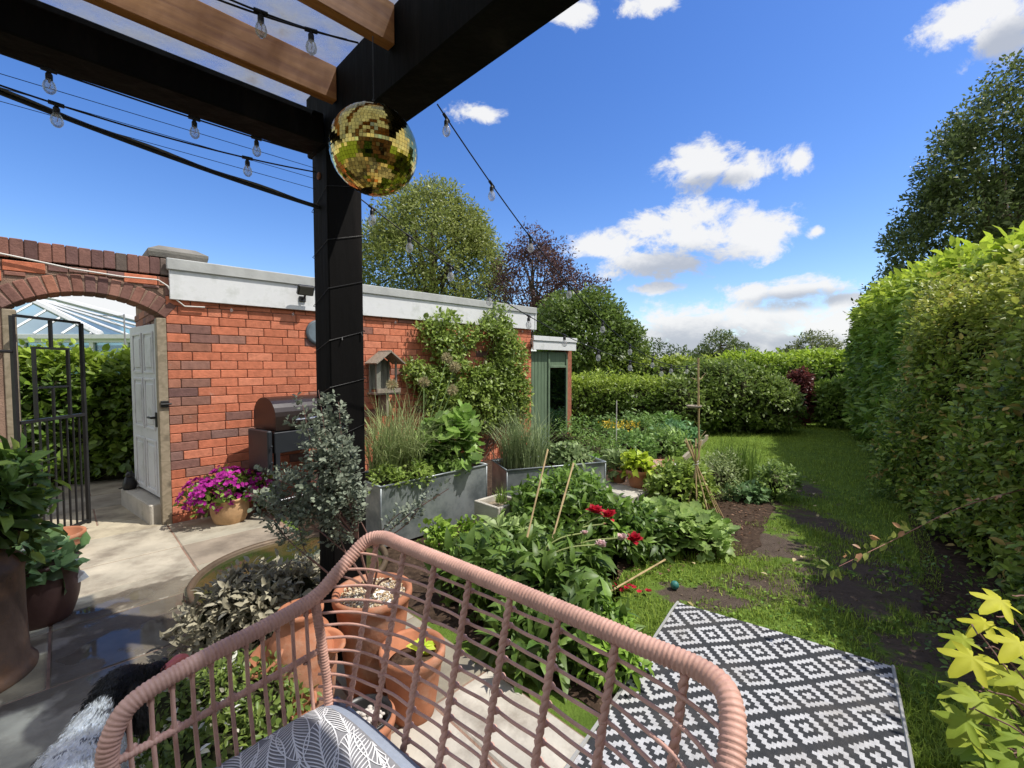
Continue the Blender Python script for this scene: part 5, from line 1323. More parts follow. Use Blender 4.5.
# ------------------------------------------------------------------ trees
def tree(name, label, base, blobs, ncl, k, ln, Lf, Wf, c1, c2, seed, trunkr=.25, nb=14, thick=.75, up=.3, droop=0, cat='tree', rough=.2, cvar=.2, transp=None):
    base = Vector(base); e = empty(name, base, label, cat)
    bl = [(base.x + b[0], base.y + b[1], b[2], *b[3:]) for b in blobs]
    P, Dn = ell_shell(bl, ncl, thick, rough, seed)
    keep = sines(P, 2.6 / max(bl[0][3], 1) * 2.6, seed + 4) > -.45; P, Dn = P[keep], Dn[keep]
    Dn = unit(Dn + rng.normal(size=Dn.shape) * .5 + np.array([[0, 0, .3 - droop]]))
    d = list(sprigs(P - Dn * ln * .5, Dn, k, ln, ln * .5, Lf, Wf, c1, c2, cvar, up))
    instmesh('crown', d[0], d[1], d[2], d[3], d[4], 'diamond', d[5], LEAF, e)
    m = MB(); zt = bl[0][2]
    m.tube([base - Z_ * .1, base.lerp(Vector(bl[0][:3]), .4) + Vector((trunkr * .6, 0, 0)), Vector(bl[0][:3]), Vector(bl[0][:3]) + Z_ * bl[0][5] * .6], [trunkr, trunkr * .75, trunkr * .45, trunkr * .12], 10)
    m.build('trunk', BARK, e, True)
    m = MB(); Bs = rng.choice(len(P), nb * 5)
    for i, j in enumerate(Bs):
        tp = Vector(P[j]); st_ = base.lerp(Vector(bl[0][:3]), random.uniform(.45, 1.1)); mid = st_.lerp(tp, .55) + Z_ * (.1 * (tp - st_).length) * random.uniform(-.5, 1)
        r0_ = trunkr * (.30 if i < nb else .13); m.tube([st_, mid, tp], [r0_, r0_ * .6, r0_ * .15], 5, False)
    m.build('limbs', BARK, e, True)
    return e
tree('pale_tree', 'large pale olive green tree behind the outhouse roof', (-4.6, 25, 0), [(.2, 0, 7.0, 3.3, 3.0, 4.4), (-2.2, 0, 6.2, 2.2, 2.2, 3.5), (2.4, 0, 6.0, 1.9, 2.2, 3.4), (.3, 0, 9.6, 1.9, 1.7, 2.0), (1.7, 0, 8.6, 1.5, 1.5, 1.8)],
     10500, 12, .75, .18, .42, (.12, .155, .04), (.27, .31, .11), 41, .4, droop=.5)
tree('copper_beech', 'purple leaved tree with airy branches between pale tree and green tree', (1.4, 22, 0), [(-.4, 0, 5.2, 2.0, 1.9, 2.6), (1.1, 0, 4.3, 1.5, 1.4, 1.9), (-.1, 0, 6.4, 1.1, 1.0, 1.0), (2.3, 0, 5.2, .9, .8, .5)],
     3600, 11, .6, .13, .5, (.04, .024, .030), (.12, .062, .072), 42, .22, thick=.9, rough=.3)
tree('green_tree', 'rounded mid green tree just behind the green shed', (2.6, 15, 0), [(0, 0, 2.0, 1.75, 1.5, 1.7), (-.7, 0, 2.7, 1.1, 1.0, 1.15), (.95, 0, 1.7, 1.05, 1.0, 1.2), (.1, 0, 3.2, .8, .8, .75)],
     5200, 11, .42, .12, .5, (.045, .085, .02), (.15, .22, .05), 43, .16, thick=.5)
tree('dark_evergreen', 'tall dark green tree rising behind the laurel hedge at the right', (14.3, 13.2, 0), [(0, 0, 5.4, 2.5, 2.2, 2.8), (.5, 0, 8.0, 1.9, 1.8, 2.2), (-1.7, 0, 4.6, 1.4, 1.4, 1.9), (2.4, 0, 6.0, 2.2, 2.0, 3.2), (-.9, 0, 7.0, 1.3, 1.2, 1.5)],
     14500, 12, .42, .125, .5, (.04, .065, .025), (.15, .19, .07), 44, .3, thick=.8, rough=.3)
tree('small_tree', 'small rounded tree on the skyline left of the pair beyond the hedges', (18.6, 40, 0), [(0, 0, 3.0, 1.7, 1.5, 1.6), (-1.6, 0, 2.2, 1.2, 1.1, 1.1), (1.7, 0, 2.3, 1.4, 1.2, 1.2)], 1100, 9, .5, .22, .5, (.05, .08, .03), (.13, .17, .06), 45, .2)
tree('skyline_tree', 'low wide tree on the skyline right of the small rounded tree', (26.8, 40, 0), [(0, 0, 2.6, 2.2, 1.5, 1.8), (-1.8, 0, 2.0, 1.6, 1.2, 1.1), (1.9, 0, 2.0, 1.8, 1.2, 1.5)], 1300, 9, .5, .22, .5, (.06, .08, .035), (.15, .18, .07), 46, .2)
tree('dark_distant_tree', 'dark bushy tree low behind the hedge line at the centre', (7.6, 24, 0), [(0, 0, 1.6, 1.1, 1, 1.1), (1.4, 0, 1.3, 1.1, 1, 1.0), (-1.0, 0, 1.2, .9, .9, .9)], 900, 9, .4, .16, .5, (.03, .055, .02), (.09, .13, .04), 47, .12)
tree('leaning_young_tree', 'slim leafy young tree at the left foot of the tall dark tree', (10.6, 12.8, 0), [(0, 0, 3.1, .6, .6, .8), (.5, .2, 3.6, .5, .5, .6)], 700, 10, .35, .11, .45, (.03, .055, .02), (.12, .16, .055), 48, .1)

# ------------------------------------------------------------------ conservatory beyond the arch
e = empty('conservatory', (-12, 12.5, 0), 'white framed conservatory with blue glass roof, seen through the arch', 'conservatory')
CY = 11.0
def cp(px, py, Y=CY): return D(px, py, Y)
xl, xr = -14.5, -8.6
m = MB(); m.box(((xl + xr) / 2, CY + .05, .55), (xr - xl) / 2, .06, .55); m.build('base_wall', BRICK if False else CONC, e)
m = MB()
for x in np.linspace(xl, xr, 8): m.box((x, CY, 1.58), .05, .05, .48)
m.box(((xl + xr) / 2, CY, 2.10), (xr - xl) / 2 + .08, .07, .05); m.box(((xl + xr) / 2, CY - .09, 2.19), (xr - xl) / 2 + .14, .07, .05); m.box(((xl + xr) / 2, CY - .01, 1.13), (xr - xl) / 2, .07, .035)
m.build('frame', WPAINT, e)
m = MB(); m.box(((xl + xr) / 2, CY + .01, 1.6), (xr - xl) / 2 - .06, .006, .46); m.build('pane', PANEG, e)
ap0 = D(22, 294, 12.8); el_ = Vector((xl - 2, CY, 2.26)); er = Vector((-10.1, CY, 2.26)); apl = Vector((-18.5, 12.8, ap0.z)); ebr = Vector((xr, CY + 1.5, 2.26))
m = MB(); m.add([el_, er, ap0, apl], [(0, 1, 2, 3)]); m.add([er, ebr, ap0], [(0, 1, 2)]); m.build('roof_glass', PANEG, e)
m = MB(); m.tube([er, ap0], .085, 6); m.tube([ap0, apl], .07, 6); m.tube([ebr, D(62, 300, 13.2)], .085, 6); m.tube([D(62, 300, 13.2), ap0], .06, 6)
for i in range(9):
    x = xl + (xr - xl) * i / 8.5; tx = min(x, ap0.x); 
    if x < er.x - .2: k = (er.x - x) / (er.x - ap0.x); m.tube([Vector((x, CY, 2.27)), er.lerp(ap0, min(k, 1))], .03, 6)
for i in (1, 2, 3): m.tube([er.lerp(ebr, i / 4), ap0], .035, 6)
m.build('roof_bars', WPAINT, e)
m = MB(); m.box((-12.2, CY + 4.9, 1.1), 3.5, .06, 1.1); m.build('back_wall', WPAINT, e)
e = empty('television_aerial', (-7.3, 8.4, 0), 'thin television aerial mast seen through the right side of the arch', 'aerial')
m = MB(); m.tube([(-7.25, 8.4, 0), (-7.25, 8.4, 2.45)], .012, 6); m.tube([(-7.25, 8.4, 2.42), (-7.75, 8.4, 2.42)], .006, 5)
for i in range(5): m.tube([(-7.35 - i * .1, 8.3, 2.42), (-7.35 - i * .1, 8.5, 2.42)], .004, 4)
m.tube([(-7.25, 8.4, 2.2), (-7.7, 8.4, 2.42)], .004, 4); m.build('mast', mat('aerial_grey', (.25, .25, .26), rough=.5, bump=0), e)

# ------------------------------------------------------------------ climber on the brick wall
e = empty('climbing_rose', W(3.6, -.1, 0), 'leafy green climber trained over the brick wall right of the bird house', 'climber')
cl = [(2.55, 1.42, .16, .13), (2.75, 1.28, .22, .22), (2.95, 1.85, .22, .20), (2.80, 1.98, .14, .12), (3.15, 1.6, .30, .26), (3.45, 1.88, .26, .16), (3.8, 2.0, .14, .14), (3.98, 2.05, .16, .25), (3.7, 1.25, .36, .24), (4.1, 1.2, .45, .40),
      (4.35, 1.55, .35, .35), (4.2, 1.85, .30, .30), (3.4, 1.1, .45, .35), (3.0, 1.05, .35, .25), (4.5, 1.05, .3, .3), (3.8, .8, .6, .3), (4.15, 2.2, .14, .25), (3.1, 2.12, .2, .10), (4.55, .75, .25, .35)]
Ps = []
for (a, z, ra_, rz_) in cl:
    n = int(125 * ra_ * rz_ / .08) + 14; t = rng.random(n) * 2 * PI; q = np.sqrt(rng.random(n))
    aa = a + ra_ * q * np.cos(t); zz = z + rz_ * q * np.sin(t); bb_ = -.03 - .24 * rng.random(n) * np.sqrt(1 - q * q * .9)
    Ps.append(np.array(O)[None] + aa[:, None] * np.array(A_)[None] + bb_[:, None] * np.array(B_)[None] + zz[:, None] * np.array([[0, 0, 1.]]))
P = np.concatenate(Ps); keep = (sines(P, 4, 61) > -.55); P = P[keep]; Dn = unit(rng.normal(size=P.shape) * .6 + np.array([-B_ * .8]) + np.array([[0, 0, .3]]))
d = sprigs(P, Dn, 6, .10, .05, .055, .6, (.09, .15, .03), (.26, .35, .09), .2, .5)
instmesh('foliage', *d[:5], 'oval', d[5], LEAF, e)
m = MB()
for i in range(26):
    j = random.randrange(len(P)); tp = Vector(P[j]); b0_ = W(3.6 + random.uniform(-.5, .6), -.05, .02); m.tube(catmull([b0_, b0_.lerp(tp, .4) + A_ * random.uniform(-.2, .2), b0_.lerp(tp, .75) + A_ * random.uniform(-.1, .1), tp], 5), .006, 5, False)
m.build('stems', TWIG, e)
for i in range(14):
    m = MB(); j = random.randrange(len(P)); m.sphere(Vector(P[j]) - B_ * .03, .014, 6, 4); m.build('pale_bud', mat('cream_bud', (.6, .55, .42), rough=.7, bump=0), e)

# ------------------------------------------------------------------ trough planting
def T(Pf, x, y, z=.49): v = Pf(x, y, z); return (v.x, v.y, v.z)
e = empty('ornamental_grass', T1(.25, .28, .49), 'fountain of fine pale green grass in the left end of the large trough', 'grass clump')
pp = np.concatenate([disc(T(T1, .2, .28), .13, 420), disc(T(T1, .42, .30), .14, 380)])
blades('blades', pp, .60, .008, 1.25, (.13, .19, .08), (.30, .36, .19), e, 6)
bush('leafy_rosette', 'big lobed light green leaves spilling from the right end of the large trough', 'plant', T(T1, .86, .26), [(0, 0, .20, .24, .22, .26), (-.16, .03, .18, .18, .18, .2), (.12, .1, .30, .16, .16, .2)], 190, 3, .10, .115, .95, (.13, .24, .05), (.25, .38, .12), 'lobed', seed=51, core=.3, stems=10, thick=.4, up=1.2, keepup=.6, stemr=.006)
e = empty('allium_heads', T1(.6, .3, .49), 'round fluffy seed heads on tall stems rising from the large trough', 'flowers')
m = MB(); hp = []
for (px, py, Y) in ((447, 358, 4.5), (455, 367, 4.3), (392, 385, 4.2), (424, 382, 4.4), (452, 390, 4.3)):
    h_ = D(px, py, Y); b_ = T1(.45 + .1 * random.random(), .25 + .1 * random.random(), .45); m.tube(catmull([b_, b_.lerp(h_, .5) + Vector((.02, 0, .02)), h_], 6), .004, 5); hp.append(h_)
m.build('stem', mat('stem_green', (.16, .24, .08), rough=.6, bump=0), e)
P = np.concatenate([np.array(h_)[None] + rdir(220) * .012 for h_ in hp]); A = unit(P - np.repeat(np.array([list(h_) for h_ in hp]), 220, 0))
instmesh('seed_heads', P, A, rdir(len(P)), .055, .006, 'diamond', colors(len(P), (.22, .20, .13), (.40, .36, .25), .2), LEAFM, e)
bush('trailing_herb', 'small yellow green leaves hugging the left end of the large trough', 'plant', T(T1, .1, .1, .46), [(0, 0, .06, .16, .13, .12), (.22, .16, .06, .15, .15, .12)], 160, 6, .08, .035, .6, (.12, .2, .04), (.28, .38, .1), seed=52, core=.4, stems=4)
bush('dark_trough_foliage', 'darker low foliage filling the middle of the large trough', 'plant', T(T1, .62, .3, .46), [(0, 0, .10, .22, .2, .16), (.2, .1, .12, .2, .18, .2)], 220, 6, .10, .045, .5, (.05, .1, .02), (.14, .22, .05), seed=53, core=.5, stems=4)
bush('low_herb', 'bright green leafy herb growing at the foot of the large trough', 'plant', (-.60, 3.55, 0), [(0, 0, .10, .13, .10, .12), (.24, .18, .07, .10, .09, .09)], 90, 6, .10, .05, .7, (.12, .22, .03), (.28, .42, .08), seed=54, core=.3, stems=5)
e = empty('feathery_grass', T2(.3, .25, .40), 'upright feathery grey green grass in the second trough', 'grass clump')
blades('blades', np.concatenate([disc(T(T2, .3, .25, .42), .20, 420), disc(T(T2, .12, .25, .42), .1, 160)]), .50, .007, 1.0, (.11, .17, .08), (.26, .33, .19), e, 6)
bush('grey_leaf_clump', 'soft grey green leaves in the right end of the second trough', 'plant', T(T2, .78, .25, .40), [(0, 0, .06, .26, .18, .13)], 170, 6, .09, .06, .6, (.14, .21, .10), (.26, .34, .18), seed=55, core=.4, stems=3)
e = empty('planter_sprout', (-.12, 4.02, .25), 'tuft of short green shoots in the small concrete planter', 'plant'); blades('blades', disc((-.10, 4.02, .25), .05, 70), .13, .007, .7, (.10, .17, .04), (.2, .3, .08), e)

# ------------------------------------------------------------------ border planting
bush('peony_bush', 'big glossy peony bush filling the border in front of the second trough', 'plant', (.50, 3.80, 0), [(0, 0, .24, .38, .32, .27), (-.26, .06, .20, .24, .26, .24), (.34, -.30, .17, .25, .26, .20), (.02, .3, .26, .30, .26, .24)], 820, 6, .13, .085, .34, (.05, .11, .02), (.17, .28, .05), 'lance', seed=61, core=.62, stems=8)
# foreground peony with the large leaves behind the chair
bush('broad_leaved_peony', 'dark broad leaved peony clump just behind the chair back', 'plant', (.10, 2.62, 0), [(0, 0, .17, .32, .30, .19), (-.34, .34, .11, .22, .22, .14), (.26, -.34, .10, .22, .22, .14), (-.12, .56, .10, .26, .22, .13), (.02, -.38, .09, .2, .2, .13), (.26, .25, .17, .2, .2, .19)], 640, 6, .14, .115, .34, (.04, .085, .018), (.14, .23, .05), 'lance', seed=62, core=.62, stems=8, cvar=.25)
bush('silver_leaf_plant', 'upright pale green leaf rosettes between the concrete planter and peony', 'plant', (-.02, 3.30, 0), [(0, 0, .14, .19, .15, .13)], 70, 6, .13, .13, .34, (.12, .20, .06), (.30, .40, .17), 'lance', seed=63, core=.3, stems=3)
bush('bright_low_plant', 'bright narrow leaved low plant between the peony clump and rug corner', 'plant', (.46, 2.18, 0), [(0, 0, .10, .16, .22, .14), (-.08, .26, .10, .14, .14, .14)], 200, 7, .10, .06, .38, (.10, .19, .03), (.26, .42, .07), 'lance', seed=64, core=.4, stems=3)
# blooms
def bloom(m, c, r, n, cols, cup=.4, ax=Z_):
    pass
RB_ = []; 
def peony(c, r, cols, openness, n=26, root=None, label='', name='peony_flower'):
    e = empty(name, c, label, 'flower', 'peony flowers'); c = np.array(c)
    n = int(n * 1.6); q = rdir(n, .2); q[:, 2] *= .4; q = unit(q); ly = rng.random((n, 1)); op = .25 + ly * max(.15, 1.15 - openness)
    P = c + q * r * .15 * ly - np.array([[0, 0, r * .45]]); A = unit(q * op * 1.3 + np.array([[0, 0, .75]]) + rng.normal(size=(n, 3)) * .12); N_ = unit(-q + np.array([[0, 0, .5]]) + rng.normal(size=(n, 3)) * .25)
    instmesh('petals', P, A, N_, r * 1.15 * (.75 + .4 * ly[:, 0]), r * .85, 'oval', colors(n, cols[0], cols[1], .15), PETAL, e)
    if root is not None:
        m = MB(); cv = Vector(c); rt__ = Vector(root); m.tube(catmull([rt__, rt__.lerp(cv, .55) + Z_ * .05, cv], 6), .0045, 6); m.build('stem', mat('stem_pale', (.26, .30, .10), rough=.6, bump=0), e)
    return e
redc = ((.42, .012, .03), (.62, .03, .06)); pkc = ((.75, .50, .50), (.80, .66, .62))
peony(D(596, 511, 3.15), .055, redc, .6, label='leftmost open red peony bloom facing up above the leaves', root=(.35, 3.2, .2))
peony(D(610, 516, 3.0), .05, redc, .6, label='red peony bloom touching the leftmost red one on its right', root=(.35, 3.1, .2))
peony(D(636, 540, 2.95), .052, redc, .3, label='single red peony bloom beside the pale one, nearest the lawn', root=(.35, 2.9, .2))
peony(D(624, 540, 2.80), .035, pkc, .9, 34, label='pale pink white peony bud just left of the single red bloom', root=(.1, 2.7, .25))
peony(D(603, 547, 2.62), .036, pkc, .9, 34, label='lowest and largest pale pink peony bud above the chair rim', root=(.0, 2.5, .3))
peony(D(586, 535, 2.75), .024, pkc, 1.2, 26, label='small pale peony bud on the left of the pale group', root=(.05, 2.6, .3))
peony(D(606, 526, 2.9), .013, ((.35, .30, .12), (.6, .3, .25)), 1.5, 16, label='tiny closed bud between the red blooms and pale buds', root=(.2, 2.8, .3))
e = empty('fallen_petals', G(632, 597), 'scattered red petals lying on the grass left of the rug corner', 'petals'); e['kind'] = 'stuff'
P = np.array([list(G(x, y)) for x, y in ((618, 597), (622, 596), (629, 594), (633, 596), (632, 599), (636, 597), (647, 600), (650, 599), (626, 598), (645, 601), (595, 585), (592, 582))]); P[:, 2] = .035
n = len(P); instmesh('petals', P, rdir(n) * [[1, 1, .15]], np.tile([[0, 0, 1.]], (n, 1)) + rng.normal(size=(n, 3)) * .3, .042, .034, 'star5', colors(n, *redc, .2), PETAL, e)
e = empty('teal_ball', G(678, 594), 'small teal rubber ball lying in the grass behind the rug', 'ball')
m = MB(); m.sphere(G(678, 594) + Z_ * .03, .028, 18, 12); m.build('ball', mat('teal_rubber', (.03, .16, .14), rough=.5, bump=.2, c2=(.1, .25, .2), c2scale=30), e, True)

bush('ladys_mantle', 'low mound of round scalloped pale green leaves at the lawn edge', 'plant', (1.42, 3.62, 0), [(0, 0, .10, .33, .30, .17), (-.14, .12, .11, .24, .24, .17)], 420, 3, .07, .078, .98, (.15, .24, .08), (.34, .46, .18), 'lobed', seed=65, core=.6, stems=6, thick=.25, up=1.6, keepup=.8)
bush('dark_lance_plant', 'dark green pointed leaves just left of the pale scalloped mound', 'plant', (1.02, 3.5, 0), [(0, 0, .12, .22, .20, .18)], 120, 6, .12, .10, .34, (.04, .09, .02), (.12, .20, .05), 'lance', seed=66, core=.5, stems=3)
bush('yellow_green_bush', 'loose yellow green bush behind the cane wigwam, right of the hosta', 'plant', (1.62, 4.55, 0), [(.06, 0, .22, .28, .28, .25), (.26, .1, .20, .22, .25, .24)], 420, 6, .11, .055, .6, (.10, .17, .035), (.28, .38, .08), seed=67, core=.5, stems=5)
bush('hosta', 'lime green hosta bursting out of its terracotta pot', 'plant', (pa.x, pa.y, pa.z + .16), [(0, 0, .05, .12, .12, .09)], 60, 4, .08, .105, .5, (.26, .36, .03), (.42, .52, .06), 'lance', seed=68, core=0, stems=0, thick=.9, up=.9, keepup=.9, zmin=-1)
bush('grey_pot_plant', 'small grey green plant in the pot behind the hosta', 'plant', (pb.x, pb.y, pb.z + .12), [(0, 0, .08, .14, .12, .10)], 50, 5, .1, .08, .5, (.12, .18, .08), (.24, .32, .15), seed=69, core=0, stems=4, zmin=-1)
e = empty('iris_clump', (2.75, 5.45, 0), 'upright clump of dark green iris blades at the edge of the lawn', 'plant'); blades('blades', disc((2.75, 5.45, 0), .24, 380), .46, .014, .35, (.06, .12, .025), (.18, .28, .07), e, 4)
bush('border_perennial', 'small leafy perennial on the mulch in front of the iris clump', 'plant', (2.95, 4.95, 0), [(0, 0, .18, .22, .2, .2)], 130, 6, .11, .05, .55, (.09, .15, .04), (.22, .32, .1), seed=70, core=.3, stems=6)
bush('blue_green_seedling', 'low blue green leaves on the mulch left of the small perennial', 'plant', (2.6, 4.9, 0), [(0, 0, .06, .2, .12, .08)], 70, 5, .1, .07, .7, (.10, .18, .09), (.2, .33, .17), 'oval', seed=71, core=0, stems=3)
bush('grey_herb_mound', 'grey green feathery mound between the yellow green bush and iris clump', 'plant', (2.25, 5.0, 0), [(0, 0, .2, .3, .25, .24), (.3, .35, .2, .25, .25, .25)], 260, 7, .12, .04, .4, (.12, .17, .07), (.27, .34, .16), seed=72, core=.4, stems=5)
# far vegetable and flower bed
specs = [(1.15, 6.4, .45, .5, (.13, .19, .07), (.28, .34, .13), 'bushy'), (1.75, 7.0, .5, .42, (.10, .16, .06), (.22, .3, .12), 'b'), (2.5, 7.4, .45, .4, (.14, .2, .08), (.3, .36, .16), 'c'), (1.4, 8.1, .6, .55, (.09, .15, .05), (.2, .28, .10), 'd'),
         (2.3, 8.6, .55, .55, (.11, .17, .07), (.24, .3, .14), 'e'), (3.0, 8.2, .4, .4, (.12, .19, .12), (.2, .32, .22), 'f'), (.85, 7.2, .4, .6, (.1, .16, .06), (.25, .32, .12), 'g'), (.75, 5.6, .35, .4, (.14, .22, .07), (.3, .4, .14), 'h'), (3.0, 9.0, .5, .45, (.1, .16, .06), (.22, .3, .12), 'i')]
words = ['feathery fennel like clump left of the hosta', 'misty green perennial clump behind the gravel planter', 'pale leafy clump in the middle of the far bed', 'tall leafy perennial near the low hedge behind the hosta', 'grey green stems in front of the low hedge', 'blue green cabbage like plants by the lawn edge of the far bed', 'loose stems beside the green shed door', 'soft low leaves behind the second trough', 'farthest clump of the bed, at the foot of the rounded shrub']
for i, (x, y, r_, h_, c1, c2, _) in enumerate(specs):
    bush('perennial_clump', words[i], 'plant', (x, y, 0), [(0, 0, h_ * .5, r_, r_ * .8, h_ * .55), (r_ * .5, .1, h_ * .4, r_ * .6, r_ * .6, h_ * .45)], int(420 * r_), 7, .16, .045 + .03 * (i % 3), .30 + .15 * (i % 2), (c1[0] * .75, c1[1], c1[2] * .7), (c2[0] * .8, c2[1], c2[2] * .7), 'lance', seed=80 + i, core=.3, stems=8, group='clumps of the far flower bed', thick=.6, up=.1)
e = empty('yellow_flowers', (1.9, 7.5, 0), 'sprinkle of small yellow flowers in the far bed', 'flowers'); e['kind'] = 'stuff'
P = disc((1.75, 7.3, .46), .35, 130); P[:, 2] += rng.random(130) * .1; instmesh('petals', P, rdir(130, 1), rdir(130, 1), .04, .035, 'star5', colors(130, (.6, .42, .03), (.7, .55, .08), .15), PETAL, e)
m = MB(); 
for p in P[::6]: m.tube([(p[0], p[1], 0), tuple(p)], .004, 4, False)
m.build('stems', mat('stem_green', ), e)
e = empty('bed_edging', (3.3, 7.3, 0), 'weathered plank edging along the far bed by the lawn', 'edging')
m = MB()
for (a, b) in (((2.62, 6.8), (2.98, 7.4)), ((3.35, 8.0), (3.95, 9.0))):
    a = Vector((*a, .02)); b = Vector((*b, .02)); d_ = (b - a); l = d_.length / 2; d_.normalize(); m.box((a + b) / 2, l, .025, .07, d_, Vector((-d_.y, d_.x, 0)), Z_, .005)
m.build('planks', OLDWOOD, e)

# canes
def cane(label, pts, r=.007, group=None, twigs=0, name='garden_cane'):
    e = empty(name, pts[0], label, 'cane', group); m = MB(); P_ = catmull([Vector(p) for p in pts], 6) if len(pts) > 2 else [Vector(pts[0]).lerp(Vector(pts[1]), i / 12) for i in range(13)]
    m.tube(P_, [r * (1.25 if i % 4 == 0 else 1) for i in range(len(P_))], 6)
    for i in range(twigs):
        q = P_[random.randrange(len(P_) // 3, len(P_))]; m.tube([q, q + Vector((random.uniform(-.1, .1), random.uniform(-.05, .05), random.uniform(.02, .1)))], .003, 4)
    m.build('cane', CANE, e); return e
cane('long bamboo cane leaning over the peonies, the left one of two', [(.02, 2.75, .1), D(548, 450, 3.3)], .006)
cane('bamboo cane leaning in the peonies, right of the other leaning cane', [D(540, 590, 2.55) , D(574, 464, 3.2)], .006)
cane('thin cane lying across the border edge onto the lawn', [G(585, 612, .04), G(668, 563, .06)], .006)
tall = cane('tallest upright cane behind the wigwam, carrying the bulb strings', [(2.12, 5.0, 0), (2.10, 5.0, .8), pole_top + Vector((0, 0, .06))], .010, twigs=9)
e = empty('cane_top_feeder', (2.06, 4.98, .98), 'small round saucer fixed halfway up the tallest cane', 'feeder'); m = MB(); m.lathe((2.03, 4.97, 1.03), [(.0, -.012), (.07, -.008), (.085, .02), (.078, .02), (.065, .0), (.0, -.004)], 20); m.build('saucer', OLDWOOD, e, True)
e = empty('cane_wigwam', (1.86, 4.35, 0), 'wigwam of pale canes tied near the top above the scalloped mound', 'canes')
ap = Vector((1.83, 4.4, .52))
for i in range(8):
    a = -2.6 + i * .55; b_ = ap + Vector((.22 * math.cos(a) + .04, .22 * math.sin(a), -.52)); t_ = ap + (ap - b_) * random.uniform(.25, .5)
    m = MB(); m.tube([b_, ap + Vector((random.uniform(-.01, .01), random.uniform(-.01, .01), 0)), t_], .007, 6); m.build('cane', CANE, e)
m = MB(); m.tube([ap + Vector((.02 * math.cos(i), .02 * math.sin(i), .004 * i - .02)) for i in range(14)], .003, 5); m.build('twine', WCABLE, e)
e = empty('white_marker_stick', (2.0, 8.0, 0), 'thin pale marker stick standing in the far bed', 'stick'); m = MB(); m.tube([(1.62, 6.9, 0), (1.62, 6.9, .95)], .008, 6); m.build('stick', WCABLE, e)

# ------------------------------------------------------------------ left side plants
bush('petunias', 'mass of magenta petunias in the tan pot by the brick wall', 'plant', (pc2.x, pc2.y, .22), [(0, 0, .10, .20, .18, .16), (-.13, -.13, .05, .17, .15, .14), (.17, .17, .08, .15, .14, .14)], 200, 6, .09, .05, .55, (.07, .14, .025), (.2, .3, .06), seed=91, core=.4, stems=4, zmin=-.25)
P, Dn = ell_shell([(pc2.x, pc2.y, .34, .24, .2, .19), (pc2.x - .15, pc2.y - .14, .28, .20, .17, .17), (pc2.x + .18, pc2.y + .17, .32, .17, .15, .16)], 330, .12, .12, 5, .15, .4)
n = len(P); e = empty('petunia_flowers', (pc2.x, pc2.y, .3), 'magenta trumpet flowers covering the petunia foliage', 'flowers')
keep = sines(P, 9, 3) > -.25; P, Dn = P[keep], Dn[keep]; n = len(P); P = np.repeat(P, 5, 0) + rng.normal(size=(n * 5, 3)) * .006; Dn = np.repeat(Dn, 5, 0); R_ = rdir(n * 5); R_ = unit(R_ - Dn * np.sum(R_ * Dn, 1, keepdims=True))
instmesh('petals', P, unit(R_ + Dn * .35), unit(Dn + R_ * -.2), .036, .034, 'star5', colors(n * 5, (.30, .01, .22), (.60, .05, .42), .15), PETAL, e)
bush('rhododendron', 'large leaved dark green shrub growing in the rusty planter', 'plant', (-2.60, 2.02, .62), [(0, 0, .20, .24, .24, .20), (.05, .12, .24, .20, .22, .20), (.12, .12, .08, .16, .16, .14), (-.1, -.1, .36, .22, .22, .16)], 230, 7, .11, .095, .42, (.035, .075, .018), (.10, .17, .035), 'oval', seed=92, core=.5, stems=9, zmin=-.05, up=.6, tips=((.22, .32, .06), .35))
bush('cyclamen_plant', 'grey green rounded leaves with white blooms in the rounded brown pot', 'plant', (-2.72, 2.53, .32), [(0, 0, .04, .17, .15, .10), (-.18, .02, .06, .14, .12, .1)], 60, 4, .08, .09, .8, (.07, .14, .06), (.17, .27, .13), 'oval', seed=93, core=0, stems=4, zmin=-.3, up=.9, tips=((.7, .7, .66), .10))
bush('low_flowering_shrub', 'low dense shrub dotted with tiny white flowers below the chair arm', 'shrub', (-1.0, 1.62, 0), [(0, 0, .18, .24, .22, .20), (-.22, .0, .16, .2, .2, .19), (.02, -.26, .16, .2, .2, .2)], 650, 7, .08, .028, .5, (.06, .11, .025), (.2, .27, .07), seed=94, core=.7, stems=6, tips=((.7, .7, .66), .10))
bush('silver_shrub', 'mound of silvery purple leaves beside the sunken pond', 'shrub', (-1.34, 2.36, 0), [(0, 0, .20, .25, .22, .20), (-.20, -.05, .14, .18, .18, .16), (.17, .08, .22, .14, .14, .16)], 440, 7, .09, .05, .42, (.13, .125, .10), (.38, .365, .32), seed=95, core=.66, stems=6, mat_=LEAFM, cvar=.25)
# grey leaved shrub in the gravel pot
e = empty('eucalyptus', (gpot.x, gpot.y, .45), 'blue grey round leaved shrub growing from the gravel topped pot', 'shrub')
targets = [(318, 390), (338, 402), (302, 405), (325, 415), (332, 438), (338, 430), (310, 448), (340, 455), (338, 478), (325, 500), (300, 478), (285, 468), (270, 478), (248, 495), (258, 502), (280, 498), (295, 512), (318, 515), (345, 492), (350, 512), (335, 530), (312, 430), (322, 465), (448, 490), (425, 500), (408, 508)]
m = MB(); CP, CD = [], []
rootp = Vector((gpot.x, gpot.y, .44))
hubs = [rootp + Vector(h) for h in ((-.10, -.06, .22), (-.03, -.10, .30), (.03, -.08, .26), (-.16, -.10, .14), (.10, -.10, .12))]
for h in hubs: m.tube(catmull([rootp + Vector((random.uniform(-.015, .015), 0, 0)), rootp.lerp(h, .5) + Vector((random.uniform(-.02, .02), 0, .02)), h], 5), .0055, 5, False)
